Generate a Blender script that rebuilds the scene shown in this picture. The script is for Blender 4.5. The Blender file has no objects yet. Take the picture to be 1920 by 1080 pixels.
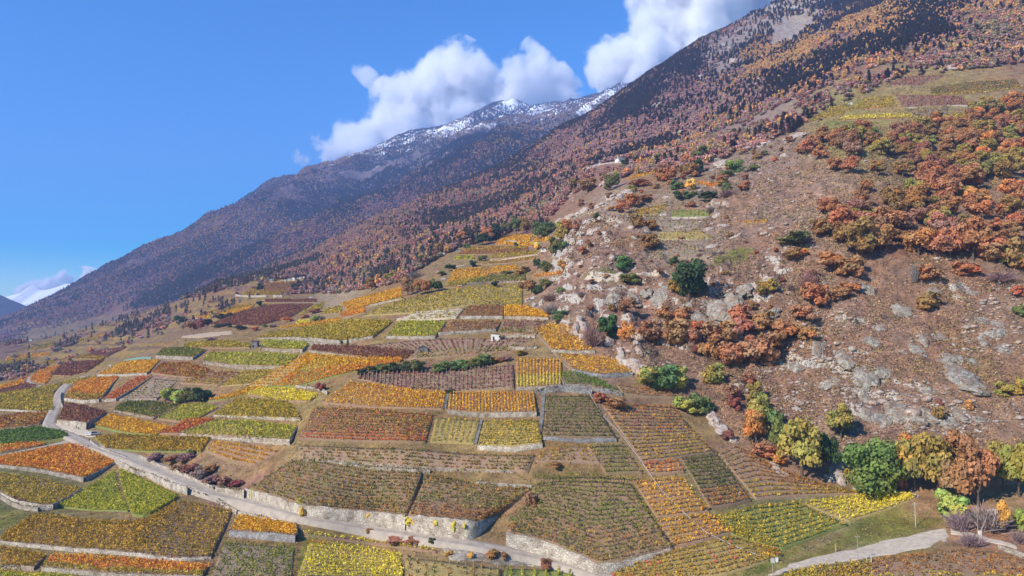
import bpy, bmesh, math, random
import numpy as np
from mathutils import Vector, Matrix, noise as mnoise

random.seed(7); rng = np.random.default_rng(7)
scene = bpy.context.scene
C = scene.collection

# ------------------------------------------------------------------ camera, sky, sun, exposure
cam_data = bpy.data.cameras.new('camera'); cam = bpy.data.objects.new('camera', cam_data); C.objects.link(cam)
cam.location = (0, 0, 80.0)
cam.rotation_euler = (math.pi / 2 + math.atan(100.0 / 1371.0), 0, 0)
cam_data.sensor_width = 36.0; cam_data.lens = 36.0 * 1371.0 / 1920.0
cam_data.clip_start = 1.0; cam_data.clip_end = 60000.0
scene.camera = cam

TO_SUN = Vector((-0.80, -0.60, 0.0)).normalized()
SUN_EL = math.radians(36.0)
TO_SUN = (TO_SUN * math.cos(SUN_EL) + Vector((0, 0, math.sin(SUN_EL)))).normalized()
world = bpy.data.worlds.new('World'); scene.world = world; world.use_nodes = True
wn = world.node_tree; wn.nodes.clear()
sky = wn.nodes.new('ShaderNodeTexSky'); sky.sky_type = 'NISHITA'; sky.sun_disc = False
sky.sun_elevation = SUN_EL; sky.sun_rotation = math.atan2(TO_SUN.x, TO_SUN.y)
sky.altitude = 600.0; sky.air_density = 1.3; sky.dust_density = 0.0; sky.ozone_density = 5.0
bg = wn.nodes.new('ShaderNodeBackground'); bg.inputs['Strength'].default_value = 0.15
wo = wn.nodes.new('ShaderNodeOutputWorld')
hs = wn.nodes.new('ShaderNodeHueSaturation'); hs.inputs['Saturation'].default_value = 2.2; hs.inputs['Value'].default_value = .90; hs.inputs['Hue'].default_value = .507
wn.links.new(sky.outputs[0], hs.inputs['Color']); wn.links.new(hs.outputs[0], bg.inputs[0]); wn.links.new(bg.outputs[0], wo.inputs[0])

sun_data = bpy.data.lights.new('sun', 'SUN'); sun = bpy.data.objects.new('sun', sun_data); C.objects.link(sun)
sun_data.energy = 5.0; sun_data.angle = math.radians(0.53); sun_data.color = (1.0, 0.925, 0.80)
sun.rotation_euler = (-TO_SUN).to_track_quat('-Z', 'Y').to_euler()
sun.location = (-300, -200, 400)

vs = scene.view_settings
vs.view_transform = 'Standard'; vs.look = 'None'; vs.exposure = 0.5; vs.gamma = 1.0; vs.use_curve_mapping = False
scene.cycles.volume_bounces = 12
scene.cycles.max_bounces = 12
scene.cycles.diffuse_bounces = 4
scene.cycles.transparent_max_bounces = 12
scene.cycles.diffuse_bounces = 4
scene.cycles.volume_step_rate = 1.0
scene.cycles.use_denoising = True
# ------------------------------------------------------------------ geometry of the place
# Positions read off the photograph (1920 x 1080) are turned into real points on a real height field.
F_PX, PITCH, CAM_Z = 1371.0, math.atan(100.0 / 1371.0), 80.0

def px_dir(u, v):
    u = np.asarray(u, float); v = np.asarray(v, float)
    a = (u - 960.0) / F_PX; b = (540.0 - v) / F_PX
    cp, sp = math.cos(PITCH), math.sin(PITCH)
    return np.stack([a, cp - b * sp, sp + b * cp], -1)

def to_px(p):
    p = np.asarray(p, float); cp, sp = math.cos(PITCH), math.sin(PITCH)
    x, y, z = p[..., 0], p[..., 1], p[..., 2] - CAM_Z
    d = y * cp + z * sp; h = -y * sp + z * cp
    d = np.where(np.abs(d) < 1e-6, 1e-6, d)
    return 960 + F_PX * x / d, 540 - F_PX * h / d, d

def value_noise(x, y, seed=0):
    xi = np.floor(x).astype(np.int64); yi = np.floor(y).astype(np.int64)
    fx = x - xi; fy = y - yi
    fx = fx * fx * (3 - 2 * fx); fy = fy * fy * (3 - 2 * fy)
    def h(a, b):
        n = (a * 374761393 + b * 668265263 + seed * 974711) & 0x7fffffff
        n = ((n ^ (n >> 13)) * 1274126177) & 0x7fffffff
        return ((n ^ (n >> 16)) & 0xffff) / 65535.0
    return (h(xi, yi) * (1 - fx) + h(xi + 1, yi) * fx) * (1 - fy) + (h(xi, yi + 1) * (1 - fx) + h(xi + 1, yi + 1) * fx) * fy

def fbm(x, y, octaves=5, seed=0, gain=0.5, ridged=False):
    s = np.zeros_like(x, dtype=float); a = 1.0; t = 0.0
    for o in range(octaves):
        n = value_noise(x, y, seed + o * 17) * 2 - 1
        if ridged: n = 1 - 2 * np.abs(n)
        s += a * n; t += a; a *= gain; x = x * 2.03 + 11.3; y = y * 2.03 - 7.1
    return s / t

def in_poly(u, v, poly):
    u = np.asarray(u, float); v = np.asarray(v, float)
    inside = np.zeros(u.shape, bool); n = len(poly); j = n - 1
    for i in range(n):
        xi, yi = poly[i]; xj, yj = poly[j]
        if yi != yj:
            c = ((yi > v) != (yj > v)) & (u < (xj - xi) * (v - yi) / (yj - yi) + xi)
            inside ^= c
        j = i
    return inside

class RBF:                                   # thin-plate spline in (azimuth, ln distance)
    def __init__(self, th, lr, val, smooth=2e-4):
        self.P = np.stack([th * 2.0, lr], -1); n = len(th)
        d2 = ((self.P[:, None] - self.P[None]) ** 2).sum(-1)
        K = self.k(d2) + np.eye(n) * smooth
        A = np.zeros((n + 3, n + 3)); A[:n, :n] = K
        A[:n, n] = 1; A[:n, n + 1:] = self.P; A[n:, :n] = A[:n, n:].T
        self.w = np.linalg.solve(A, np.concatenate([val, np.zeros(3)])); self.n = n
    def k(self, d2): return 0.5 * d2 * np.log(d2 + 1e-12)
    def __call__(self, th, lr):
        sh = th.shape; q = np.stack([th.ravel() * 2.0, lr.ravel()], -1); out = np.empty(len(q))
        for s in range(0, len(q), 20000):
            b = q[s:s + 20000]
            d2 = ((b[:, None] - self.P[None]) ** 2).sum(-1)
            out[s:s + 20000] = self.k(d2) @ self.w[:self.n] + self.w[self.n] + b @ self.w[self.n + 1:]
        return out.reshape(sh)

def rbf_from(ctrl, hidden=()):
    th, lr, e = [], [], []
    for u, v, Y in ctrl:
        d = px_dir(u, v); p = d * (Y / d[1]); r = math.hypot(p[0], p[1])
        th.append(math.atan2(p[0], p[1])); lr.append(math.log(r)); e.append(p[2] / r)
    for u, Y, ee in hidden:                  # points the crest hides: column, distance, slope of sight line
        d = px_dir(u, 540.0); p = d * (Y / d[1]); r = math.hypot(p[0], p[1])
        th.append(math.atan2(p[0], p[1])); lr.append(math.log(r)); e.append(ee)
    return RBF(np.array(th), np.array(lr), np.array(e))

NEAR_CTRL = [
 # foreground
 (-200,1080,235),(0,1080,222),(280,1080,212),(560,1080,206),(850,1080,206),(1130,1080,208),(1500,1080,203),(1750,1080,196),(1920,1080,190),(2150,1080,182),
 (0,1250,170),(960,1250,158),(1920,1250,150),(960,1700,100),(0,1700,105),(1920,1700,95),
 # the road and what is below and above it
 (110,735,520),(130,815,400),(300,880,335),(450,940,286),(700,990,246),(1000,1035,223),
 (0,1000,255),(0,900,320),(0,800,430),(-200,900,330),(-200,780,470),(300,980,255),(300,900,318),(150,920,315),
 (600,900,268),(600,850,284),(850,900,258),(300,840,352),(300,760,430),(450,750,395),(450,830,322),(560,820,305),(600,700,375),
 (750,640,395),(750,760,306),(750,830,276),(1000,830,266),(1000,930,243),(1000,740,303),(1000,660,352),(1000,600,402),
 (300,680,520),(500,650,485),(300,650,600),(560,570,800),(640,600,540),(420,600,760),(180,700,570),
 (1150,950,238),(1150,850,262),(1150,760,292),(1300,1000,224),(1300,900,250),
 # upper left plots
 (900,560,455),(800,540,520),(700,580,500),(1000,540,475),(1000,490,545),(1000,445,660),(850,500,610),(700,500,900),(600,520,1100),(640,555,850),
 (900,450,780),(1020,420,800),
 # right-hand hill
 (1920,960,235),(1750,960,241),(1700,930,250),(1600,905,262),(1450,860,273),(1300,770,300),(1200,700,322),(1100,640,352),
 (1920,850,262),(1900,700,300),(1750,700,302),(1600,700,307),(1450,700,318),(1300,650,340),(1300,550,385),(1450,580,355),(1600,500,372),(1750,480,378),(1900,480,372),
 (2150,850,255),(2150,500,360),(2150,250,580),(2150,0,1000),
 (1600,380,440),(1750,330,490),(1900,330,490),(1600,300,510),(1600,235,640),(1700,190,700),(1850,180,700),(1920,190,680),(1900,130,790),(1700,100,930),(1920,50,960),(1920,-60,1180),
 (1600,60,1280),(1700,0,1420),(1800,-60,1500),(1500,10,1850),(1450,100,1520),(1300,200,1320),(1200,300,1000),(1400,250,820),(1300,290,740),(1400,320,590),(1300,375,520),(1250,440,462),(1200,510,418),
 (1400,440,440),(1120,430,490),(1080,480,455),(1100,560,400),(1180,600,378),(1150,370,590),(1100,330,860),(1150,250,1500),(1100,300,1180),(1060,400,640),
 # the wooded slope to the crest
 (1000,400,920),(1000,350,1300),(1000,310,1750),(850,440,1150),(850,400,1500),(700,460,1350),(600,490,1500),
 (1450,20,1950),(1300,95,2050),(1180,172,2150),(1080,235,2200),(970,300,2200),(850,362,2150),(700,428,2050),(560,488,1950),(450,530,1850),
 (400,560,1150),(300,585,1700),(300,615,1050),(200,622,1500),(200,655,950),(60,672,1150),(0,655,1700),(100,645,1500),(0,690,1000),(30,720,640),(-200,680,1100),(-200,655,1800),
 (500,560,900),(480,535,1450),
]
NEAR_HIDDEN = [(1450,2700,.33),(1300,2800,.28),(1180,2900,.22),(970,3000,.14),(700,2900,.05),(450,2700,.0),(0,2600,-.06),(-200,2600,-.07),(1700,2200,.47),(1920,1900,.48),(1920,2600,.42),(2150,2200,.45),(1600,2900,.36)]
NT, NR = 680, 620
TH = np.linspace(-0.80, 0.80, NT); LR = np.linspace(math.log(85.0), math.log(3000.0), NR)
near_rbf = rbf_from(NEAR_CTRL, NEAR_HIDDEN)
_ct = np.linspace(-0.80, 0.80, 170); _cr = np.linspace(LR[0], LR[-1], 170)
_A, _B = np.meshgrid(_ct, _cr, indexing='ij')
_E = near_rbf(_A, _B)
def _resample(E, ct, cr, TH, LR):
    i = np.clip((TH - ct[0]) / (ct[1] - ct[0]), 0, len(ct) - 1.001); j = np.clip((LR - cr[0]) / (cr[1] - cr[0]), 0, len(cr) - 1.001)
    i0 = i.astype(int); j0 = j.astype(int); fi = (i - i0)[:, None]; fj = (j - j0)[None]
    g = lambda a, b: E[np.ix_(a, b)]
    return g(i0, j0) * (1 - fi) * (1 - fj) + g(i0 + 1, j0) * fi * (1 - fj) + g(i0, j0 + 1) * (1 - fi) * fj + g(i0 + 1, j0 + 1) * fi * fj
E0 = _resample(_E, _ct, _cr, TH, LR)
RR = np.exp(LR)
GX = np.sin(TH)[:, None] * RR[None]; GY = np.cos(TH)[:, None] * RR[None]
GZ = CAM_Z + E0 * RR[None]
# ------------------------------------------------------------------ terrain detail and look-up
def poly_soft(u, v, poly, soft=0.0): return in_poly(u, v, poly).astype(float)
HILL = [(1030,560),(1050,470),(1075,425),(1150,395),(1300,370),(1345,320),(1430,260),(1540,230),(1700,240),(1930,250),(2300,250),(2300,900),(1920,860),(1800,850),(1700,845),(1560,845),(1470,860),(1410,835),(1335,770),(1265,742),(1215,715),(1170,690),(1110,655),(1060,605)]
WOODS = [(480,560),(545,552),(640,551),(710,540),(754,529),(780,509),(819,485),(859,466),(892,457),(935,446),(950,437),(1012,430),(1050,390),(1090,355),(1130,342),(1200,328),(1290,318),(1400,288),(1480,250),(1560,205),(1640,168),(1700,146),(1800,134),(1930,118),(2300,110),(2300,-900),(1400,-900),(1300,0),(1180,120),(970,260),(700,400),(560,470),(440,520),(300,575),(0,650),(-300,650),(-300,700),(0,690),(150,665),(330,610),(420,575)]
_U, _V, _D = to_px(np.stack([GX, GY, GZ], -1))
def blur(a, n):
    for _ in range(n):
        p = np.pad(a, 1, mode='edge')
        a = (p[:-2, 1:-1] + p[2:, 1:-1] + p[1:-1, :-2] + p[1:-1, 2:] + 2 * a) / 6
    return a
M_HILL = blur(in_poly(_U, _V, HILL).astype(float), 8)
M_WOOD = blur(in_poly(_U, _V, WOODS).astype(float), 12)
TERR = [(1165,398),(1240,383),(1332,376),(1348,450),(1348,494),(1213,487),(1222,440)]
M_TERR = 1 - blur(in_poly(_U, _V, TERR).astype(float), 3)
M_VINE = np.clip(1 - M_HILL - M_WOOD, 0, 1)
_dist = RR[None] * np.ones((NT, 1))
GZ = GZ + M_VINE * np.clip(_dist / 600, .3, 2.0) * 0.9 * fbm(GX / 55, GY / 55, 3, 3)
_rx = GX * .8 + GY * .6; _ry = -GX * .6 + GY * .8
GZ = GZ + M_HILL * (.25 + .75 * M_TERR) * (3.6 * fbm(_rx / 26, _ry / 46, 5, 5, .54, True) + 2.6 * np.maximum(0, fbm(GX / 9, GY / 14, 4, 9, .55) - .02) * 2.2)
KNOLL = [(1035,610),(1045,440),(1090,400),(1150,385),(1330,365),(1400,320),(1480,285),(1570,255),(1640,290),(1520,330),(1440,380),(1420,420),(1500,470),(1490,560),(1360,640),(1240,705),(1120,655)]
M_KNOLL = blur(in_poly(_U, _V, KNOLL).astype(float), 7) * M_TERR
M_CRAG = np.clip(M_KNOLL + M_HILL * .62, 0, 1) * M_TERR * np.clip(.55 + 1.2 * fbm(GX / 45, GY / 45, 3, 19), 0.05, 1)
GZ = GZ + M_KNOLL * 4.5 * fbm(GX / 24 + .3 * fbm(GX / 12, GY / 12, 2, 6), GY / 34, 5, 15, .55, True)
_st = 7.5; _zz = GZ + 5.0 * fbm(GX / 30, GY / 30, 4, 17) + .18 * GX
_fr = _zz / _st - np.floor(_zz / _st)
GZ = GZ + M_CRAG * .95 * _st * (np.clip((_fr - .5) / .32 + .5, 0, 1) - _fr)
GZ = GZ + M_WOOD * np.clip((_dist - 500) / 900, 0, 1) * (22 * fbm(GX / 260, GY / 420, 4, 11, .5, True) + 6 * fbm(GX / 70, GY / 110, 4, 13, .5, True))
GE = (GZ - CAM_Z) / RR[None]
GEM = np.maximum.accumulate(GE, axis=1)

def ground(x, y):
    x = np.asarray(x, float); y = np.asarray(y, float)
    th = np.arctan2(x, y); lr = np.log(np.maximum(np.hypot(x, y), 86.0))
    i = np.clip((th - TH[0]) / (TH[1] - TH[0]), 0, NT - 1.001); j = np.clip((lr - LR[0]) / (LR[1] - LR[0]), 0, NR - 1.001)
    i0 = i.astype(int); j0 = j.astype(int); fi = i - i0; fj = j - j0
    return GZ[i0, j0] * (1 - fi) * (1 - fj) + GZ[i0 + 1, j0] * fi * (1 - fj) + GZ[i0, j0 + 1] * (1 - fi) * fj + GZ[i0 + 1, j0 + 1] * fi * fj

def hit(u, v):
    """where the sight line through a point of the photograph meets the height field"""
    u = np.atleast_1d(np.asarray(u, float)); v = np.atleast_1d(np.asarray(v, float))
    d = px_dir(u, v); hz = np.hypot(d[:, 0], d[:, 1]); th = np.arctan2(d[:, 0], d[:, 1]); sl = d[:, 2] / hz
    i = np.clip((th - TH[0]) / (TH[1] - TH[0]), 0, NT - 1.001); i0 = i.astype(int); fi = (i - i0)[:, None]
    col = GE[i0] * (1 - fi) + GE[i0 + 1] * fi
    col = np.maximum.accumulate(col, axis=1)
    j = (col < sl[:, None]).sum(1); ok = j < NR; j = np.clip(j, 1, NR - 1)
    a = col[np.arange(len(u)), j - 1]; b = col[np.arange(len(u)), j]
    f = np.clip((sl - a) / np.maximum(b - a, 1e-9), 0, 1)
    r = np.exp(LR[j - 1] + f * (LR[1] - LR[0]))
    x = np.sin(th) * r; y = np.cos(th) * r
    return np.stack([x, y, ground(x, y)], -1)

REG = {'A': (0,720,3.0), 'B': (560,720,3.0), 'C': (1100,720,2.3415), 'D': (0,480,3.0), 'E': (560,480,3.0), 'F': (1100,400,2.3415), 'G': (1100,0,2.3415), 'H': (500,40,2.4543),
       'I': (0,560,6.0), 'J': (320,480,6.0), 'K': (640,400,4.571), 'L': (1040,280,4.8), 'M': (60,720,8.0), 'N': (1400,900,3.692), 'O': (980,580,6.0), 'Q': (1480,140,4.3545), 'P': (0,0,1.0)}
def pts(s):
    out = []; tag = 'P'
    for w in s.split():
        if w in REG: tag = w
        else:
            a, b = w.split(','); ox, oy, k = REG[tag]
            out.append((ox + float(a) / k, oy + float(b) / k))
    return np.array(out)
def resample(p, n):
    p = np.asarray(p, float); d = np.r_[0, np.cumsum(np.hypot(*np.diff(p[:, :2], axis=0).T))]
    t = np.linspace(0, d[-1], n)
    return np.stack([np.interp(t, d, p[:, k]) for k in range(p.shape[1])], -1)

# ------------------------------------------------------------------ mesh and material helpers
def lin(r, g, b, k=1.0):
    f = lambda c: (c / 255 / 12.92 if c <= 10.3 else ((c / 255 + .055) / 1.055) ** 2.4)
    return (f(r) * k, f(g) * k, f(b) * k)

def leafc(r, g, b, sat=.74, k=1.28):
    c = lin(r, g, b); l = .3 * c[0] + .55 * c[1] + .15 * c[2]
    return tuple(min(.95, max(.004, (l + (x - l) * sat) * k)) for x in c)

def tag(o, label=None, cat=None, group=None, kind=None):
    if label: o['label'] = label
    if cat: o['category'] = cat
    if group: o['group'] = group
    if kind: o['kind'] = kind
    return o
def empty(name, loc):
    o = bpy.data.objects.new(name, None); C.objects.link(o); o.location = [float(c) for c in loc]; o.empty_display_size = .5
    return o
def link(name, me, mat=None, parent=None, loc=None):
    o = bpy.data.objects.new(name, me); C.objects.link(o)
    if mat is not None and not me.materials: me.materials.append(mat)
    if parent is not None: o.parent = parent
    if loc is not None: o.location = [float(c) for c in loc]
    return o
def np_mesh(name, V, Q, col=None, smooth=False, attrs=None):
    """V (n,3), Q (m,k) faces that all have k corners; col (n,3) per-vertex base colour"""
    V = np.asarray(V, np.float32); Q = np.asarray(Q, np.int32)
    me = bpy.data.meshes.new(name); me.vertices.add(len(V)); me.vertices.foreach_set('co', V.ravel())
    m, k = Q.shape
    me.loops.add(m * k); me.loops.foreach_set('vertex_index', Q.ravel())
    me.polygons.add(m); me.polygons.foreach_set('loop_start', np.arange(0, m * k, k, dtype=np.int32))
    if smooth: me.polygons.foreach_set('use_smooth', np.ones(m, bool))
    if col is not None:
        a = me.attributes.new('Col', 'FLOAT_COLOR', 'POINT')
        c = np.ones((len(V), 4), np.float32); c[:, :3] = col; a.data.foreach_set('color', c.ravel())
    for nme, arr in (attrs or {}).items():
        a = me.attributes.new(nme, 'FLOAT', 'POINT'); a.data.foreach_set('value', np.asarray(arr, np.float32).ravel())
    me.update(calc_edges=True); me.validate()
    return me
def grid_faces(n, m):
    i, j = np.meshgrid(np.arange(n - 1), np.arange(m - 1), indexing='ij'); a = (i * m + j).ravel()
    return np.stack([a, a + m, a + m + 1, a + 1], -1)

MATS = {}
def material(name):
    m = bpy.data.materials.new(name); m.use_nodes = True; nt = m.node_tree; nt.nodes.clear()
    out = nt.nodes.new('ShaderNodeOutputMaterial'); b = nt.nodes.new('ShaderNodeBsdfPrincipled')
    nt.links.new(b.outputs[0], out.inputs[0]); b.inputs['Roughness'].default_value = .9
    b.inputs['Specular IOR Level'].default_value = .2
    MATS[name] = m
    return m, nt, b, out
def N(nt, t, **kw):
    n = nt.nodes.new(t)
    for k, v in kw.items(): setattr(n, k, v)
    return n
def mixc(nt, fac, a, b, mode='MIX'):
    n = nt.nodes.new('ShaderNodeMix'); n.data_type = 'RGBA'; n.blend_type = mode
    for sock, val in ((n.inputs[0], fac), (n.inputs[6], a), (n.inputs[7], b)):
        if hasattr(val, 'links'): nt.links.new(val, sock)
        elif isinstance(val, (int, float)): sock.default_value = val
        else: sock.default_value = (*val, 1.0) if len(val) == 3 else val
    return n.outputs[2]
def math_n(nt, op, a, b=None, clamp=False):
    n = nt.nodes.new('ShaderNodeMath'); n.operation = op; n.use_clamp = clamp
    for sock, val in zip(n.inputs, (a, b)):
        if val is None: continue
        if hasattr(val, 'links'): nt.links.new(val, sock)
        else: sock.default_value = val
    return n.outputs[0]
def noise_n(nt, vec, scale, detail=5.0, rough=.6, dist=0.0):
    n = nt.nodes.new('ShaderNodeTexNoise'); n.inputs['Scale'].default_value = scale; n.inputs['Detail'].default_value = detail
    n.inputs['Roughness'].default_value = rough; n.inputs['Distortion'].default_value = dist
    nt.links.new(vec, n.inputs['Vector']); return n.outputs[0]
def ramp(nt, fac, lo, hi):
    n = nt.nodes.new('ShaderNodeMapRange'); n.inputs[1].default_value = lo; n.inputs[2].default_value = hi; n.clamp = True
    nt.links.new(fac, n.inputs[0]); return n.outputs[0]
def bump(nt, height, strength, dist, bsdf):
    n = nt.nodes.new('ShaderNodeBump'); n.inputs['Strength'].default_value = strength; n.inputs['Distance'].default_value = dist
    nt.links.new(height, n.inputs['Height']); nt.links.new(n.outputs[0], bsdf.inputs['Normal'])
def geo_pos(nt): return N(nt, 'ShaderNodeNewGeometry').outputs['Position']
def scaled(nt, vec, s):
    n = nt.nodes.new('ShaderNodeVectorMath'); n.operation = 'MULTIPLY'; nt.links.new(vec, n.inputs[0]); n.inputs[1].default_value = s
    return n.outputs[0]

def make_ground_mat(name, sc=1.0, snow=False):
    m, nt, b, out = material(name)
    pos = geo_pos(nt)
    col = N(nt, 'ShaderNodeAttribute', attribute_name='Col').outputs['Color']
    rk = N(nt, 'ShaderNodeAttribute', attribute_name='rock').outputs['Fac']
    n1 = noise_n(nt, pos, .9 * sc, 4, .7); n2 = noise_n(nt, pos, .16 * sc, 6, .65); n3 = noise_n(nt, pos, .035 * sc, 4, .6)
    c = mixc(nt, ramp(nt, n2, .35, .68), mixc(nt, 1.0, col, (.62, .60, .58), 'MULTIPLY'), mixc(nt, 1.0, col, (1.32, 1.27, 1.18), 'MULTIPLY'))
    c = mixc(nt, ramp(nt, n1, .3, .75), mixc(nt, 1.0, c, (.62, .62, .64), 'MULTIPLY'), mixc(nt, 1.0, c, (1.25, 1.22, 1.2), 'MULTIPLY'))
    c = mixc(nt, ramp(nt, n3, .42, .62), c, mixc(nt, 1.0, c, (1.10, .95, .80), 'MULTIPLY'))
    # bare rock breaking through the turf, stretched along the slope
    rp = scaled(nt, pos, (.11 * sc, .11 * sc, .22 * sc))
    r1 = noise_n(nt, rp, 1.0, 8, .68, .6)
    nz0 = N(nt, 'ShaderNodeSeparateXYZ'); nt.links.new(N(nt, 'ShaderNodeNewGeometry').outputs['Normal'], nz0.inputs[0])
    steep = math_n(nt, 'MULTIPLY', ramp(nt, nz0.outputs[2], .74, .50), math_n(nt, 'MULTIPLY', rk, .55 if sc == 1.0 else .12))
    thr = math_n(nt, 'SUBTRACT', math_n(nt, 'ADD', math_n(nt, 'ADD', r1, math_n(nt, 'MULTIPLY', rk, .22)), steep), .76)
    rmask = ramp(nt, thr, 0.0, .035)
    r2 = noise_n(nt, pos, 1.3 * sc, 6, .75)
    rcol = mixc(nt, ramp(nt, r2, .3, .7), lin(96, 88, 84), lin(206, 196, 184))
    c = mixc(nt, rmask, c, rcol)
    if snow:
        sn = N(nt, 'ShaderNodeAttribute', attribute_name='snow').outputs['Fac']
        s1 = noise_n(nt, pos, .006, 8, .66)
        nz = N(nt, 'ShaderNodeSeparateXYZ'); nt.links.new(N(nt, 'ShaderNodeNewGeometry').outputs['Normal'], nz.inputs[0])
        sm = ramp(nt, math_n(nt, 'ADD', math_n(nt, 'ADD', s1, sn), math_n(nt, 'MULTIPLY', nz.outputs[2], .25)), 1.08, 1.2)
        c = mixc(nt, sm, c, (.86, .88, .92))
    nt.links.new(c, b.inputs['Base Color'])
    h = math_n(nt, 'ADD', math_n(nt, 'MULTIPLY', n2, 2.0), n1)
    bump(nt, h, .9, .55 / sc, b)
    return m

def make_leaf_mat(name, source):
    m, nt, b, out = material(name)
    if source == 'attr':
        c = N(nt, 'ShaderNodeAttribute', attribute_name='Col').outputs['Color']
    else:
        base = N(nt, 'ShaderNodeObjectInfo').outputs['Color'] if source == 'object' else N(nt, 'ShaderNodeAttribute', attribute_type='INSTANCER', attribute_name='tint').outputs['Color']
        shade = N(nt, 'ShaderNodeAttribute', attribute_name='Col').outputs['Color']
        c = mixc(nt, 1.0, base, shade, 'MULTIPLY')
    nt.links.new(c, b.inputs['Base Color']); b.inputs['Roughness'].default_value = .85
    b.inputs['Specular IOR Level'].default_value = .1
    tr = N(nt, 'ShaderNodeBsdfTranslucent'); nt.links.new(c, tr.inputs[0])
    mx = N(nt, 'ShaderNodeMixShader'); mx.inputs[0].default_value = .22
    nt.links.new(b.outputs[0], mx.inputs[1]); nt.links.new(tr.outputs[0], mx.inputs[2]); nt.links.new(mx.outputs[0], out.inputs[0])
    return m
def make_plain(name, col, rough=.9, var=.25, sc=2.0, bumpd=.05):
    m, nt, b, out = material(name); pos = geo_pos(nt)
    n = noise_n(nt, pos, sc, 6, .65)
    c = mixc(nt, ramp(nt, n, .3, .7), tuple(x * (1 - var) for x in col), tuple(min(1, x * (1 + var)) for x in col))
    nt.links.new(c, b.inputs['Base Color']); b.inputs['Roughness'].default_value = rough
    if bumpd: bump(nt, n, .6, bumpd, b)
    return m
def make_stone(name, c1, c2, c3, cell=.55):
    m, nt, b, out = material(name); pos = geo_pos(nt)
    wob = N(nt, 'ShaderNodeTexVoronoi'); wob.feature = 'F1'; wob.inputs['Scale'].default_value = 1 / cell
    nt.links.new(scaled(nt, pos, (1, 1, 1.6)), wob.inputs['Vector'])
    ed = N(nt, 'ShaderNodeTexVoronoi'); ed.feature = 'DISTANCE_TO_EDGE'; ed.inputs['Scale'].default_value = 1 / cell
    nt.links.new(scaled(nt, pos, (1, 1, 1.6)), ed.inputs['Vector'])
    sep = N(nt, 'ShaderNodeSeparateColor'); nt.links.new(wob.outputs['Color'], sep.inputs[0])
    c = mixc(nt, sep.outputs[0], c1, c2)
    n = noise_n(nt, pos, .35, 5, .65)
    c = mixc(nt, ramp(nt, n, .42, .66), c, c3)
    c = mixc(nt, ramp(nt, ed.outputs['Distance'], .0, .09), mixc(nt, 1.0, c, (.35, .33, .32), 'MULTIPLY'), c)
    nt.links.new(c, b.inputs['Base Color'])
    bump(nt, math_n(nt, 'ADD', ramp(nt, ed.outputs['Distance'], 0, .15), math_n(nt, 'MULTIPLY', noise_n(nt, pos, 3.0, 4), .5)), .8, .12, b)
    return m
def make_rock(name, lo, hi, lich):
    m, nt, b, out = material(name); pos = geo_pos(nt)
    p2 = scaled(nt, pos, (.5, .5, .28))
    n = noise_n(nt, p2, 1.0, 9, .72, .8); n2 = noise_n(nt, pos, 2.6, 5, .7); n3 = noise_n(nt, pos, .25, 4)
    c = mixc(nt, ramp(nt, n, .36, .62), lo, hi)
    c = mixc(nt, ramp(nt, n3, .5, .7), c, lich)
    c = mixc(nt, ramp(nt, n2, .3, .6), mixc(nt, 1.0, c, (.5, .48, .48), 'MULTIPLY'), c)
    tf = noise_n(nt, pos, .42, 7, .7, .5)          # turf that grows in the cracks
    c = mixc(nt, ramp(nt, tf, .54, .60), c, mixc(nt, ramp(nt, n2, .35, .65), lin(112, 84, 70), lin(160, 128, 102)))
    nt.links.new(c, b.inputs['Base Color'])
    bump(nt, math_n(nt, 'ADD', n, math_n(nt, 'MULTIPLY', n2, .4)), 1.0, 1.1, b)
    return m
GROUND = make_ground_mat('hillside_turf'); MOUNT = make_ground_mat('mountain_turf', .045, True)
VINE_LEAF = make_leaf_mat('vine_leaves', 'attr'); TREE_LEAF = make_leaf_mat('tree_leaves', 'object'); FOREST_LEAF = make_leaf_mat('forest_leaves', 'inst')
BARK = make_plain('bark', lin(92, 78, 66), .95, .3, 3.0)
ASPHALT = make_plain('asphalt', lin(172, 158, 143, .8), .9, .24, .35, .01)
GRAVEL = make_plain('gravel', lin(190, 175, 156, .8), .95, .26, .7, .03)
STONE = make_stone('dry_stone', lin(150, 138, 124), lin(192, 180, 162), lin(120, 108, 92))
STONE_PALE = make_stone('pale_stone', lin(170, 158, 142), lin(208, 196, 178), lin(138, 124, 108), .7)
STONE_GREY = make_stone('grey_stone', lin(132, 128, 126), lin(176, 172, 168), lin(116, 108, 104))
ROCK_PALE = make_rock('pale_rock', lin(150, 132, 120), lin(226, 212, 198), lin(186, 150, 130))
ROCK_GREY = make_rock('grey_rock', lin(98, 88, 82), lin(198, 190, 174), lin(150, 128, 108))
PLASTER = make_plain('plaster', lin(232, 226, 216, .85), .9, .08, 1.0, .01)
ROOF_DARK = make_plain('slate_roof', lin(92, 86, 86), .8, .2, 2.0, .03)
ROOF_RED = make_plain('red_roof', lin(176, 92, 74), .8, .2, 2.0, .03)
DARK = make_plain('dark_opening', lin(40, 38, 38), .6, .1, 1.0, 0)
WOODP = make_plain('weathered_wood', lin(150, 140, 130), .9, .2, 3.0, .01)
METALP = make_plain('galvanised_metal', lin(178, 172, 166), .5, .08, 2.0, 0)
TURQ = make_plain('green_netting', lin(104, 132, 116), .7, .12, 1.5, .01)
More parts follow.
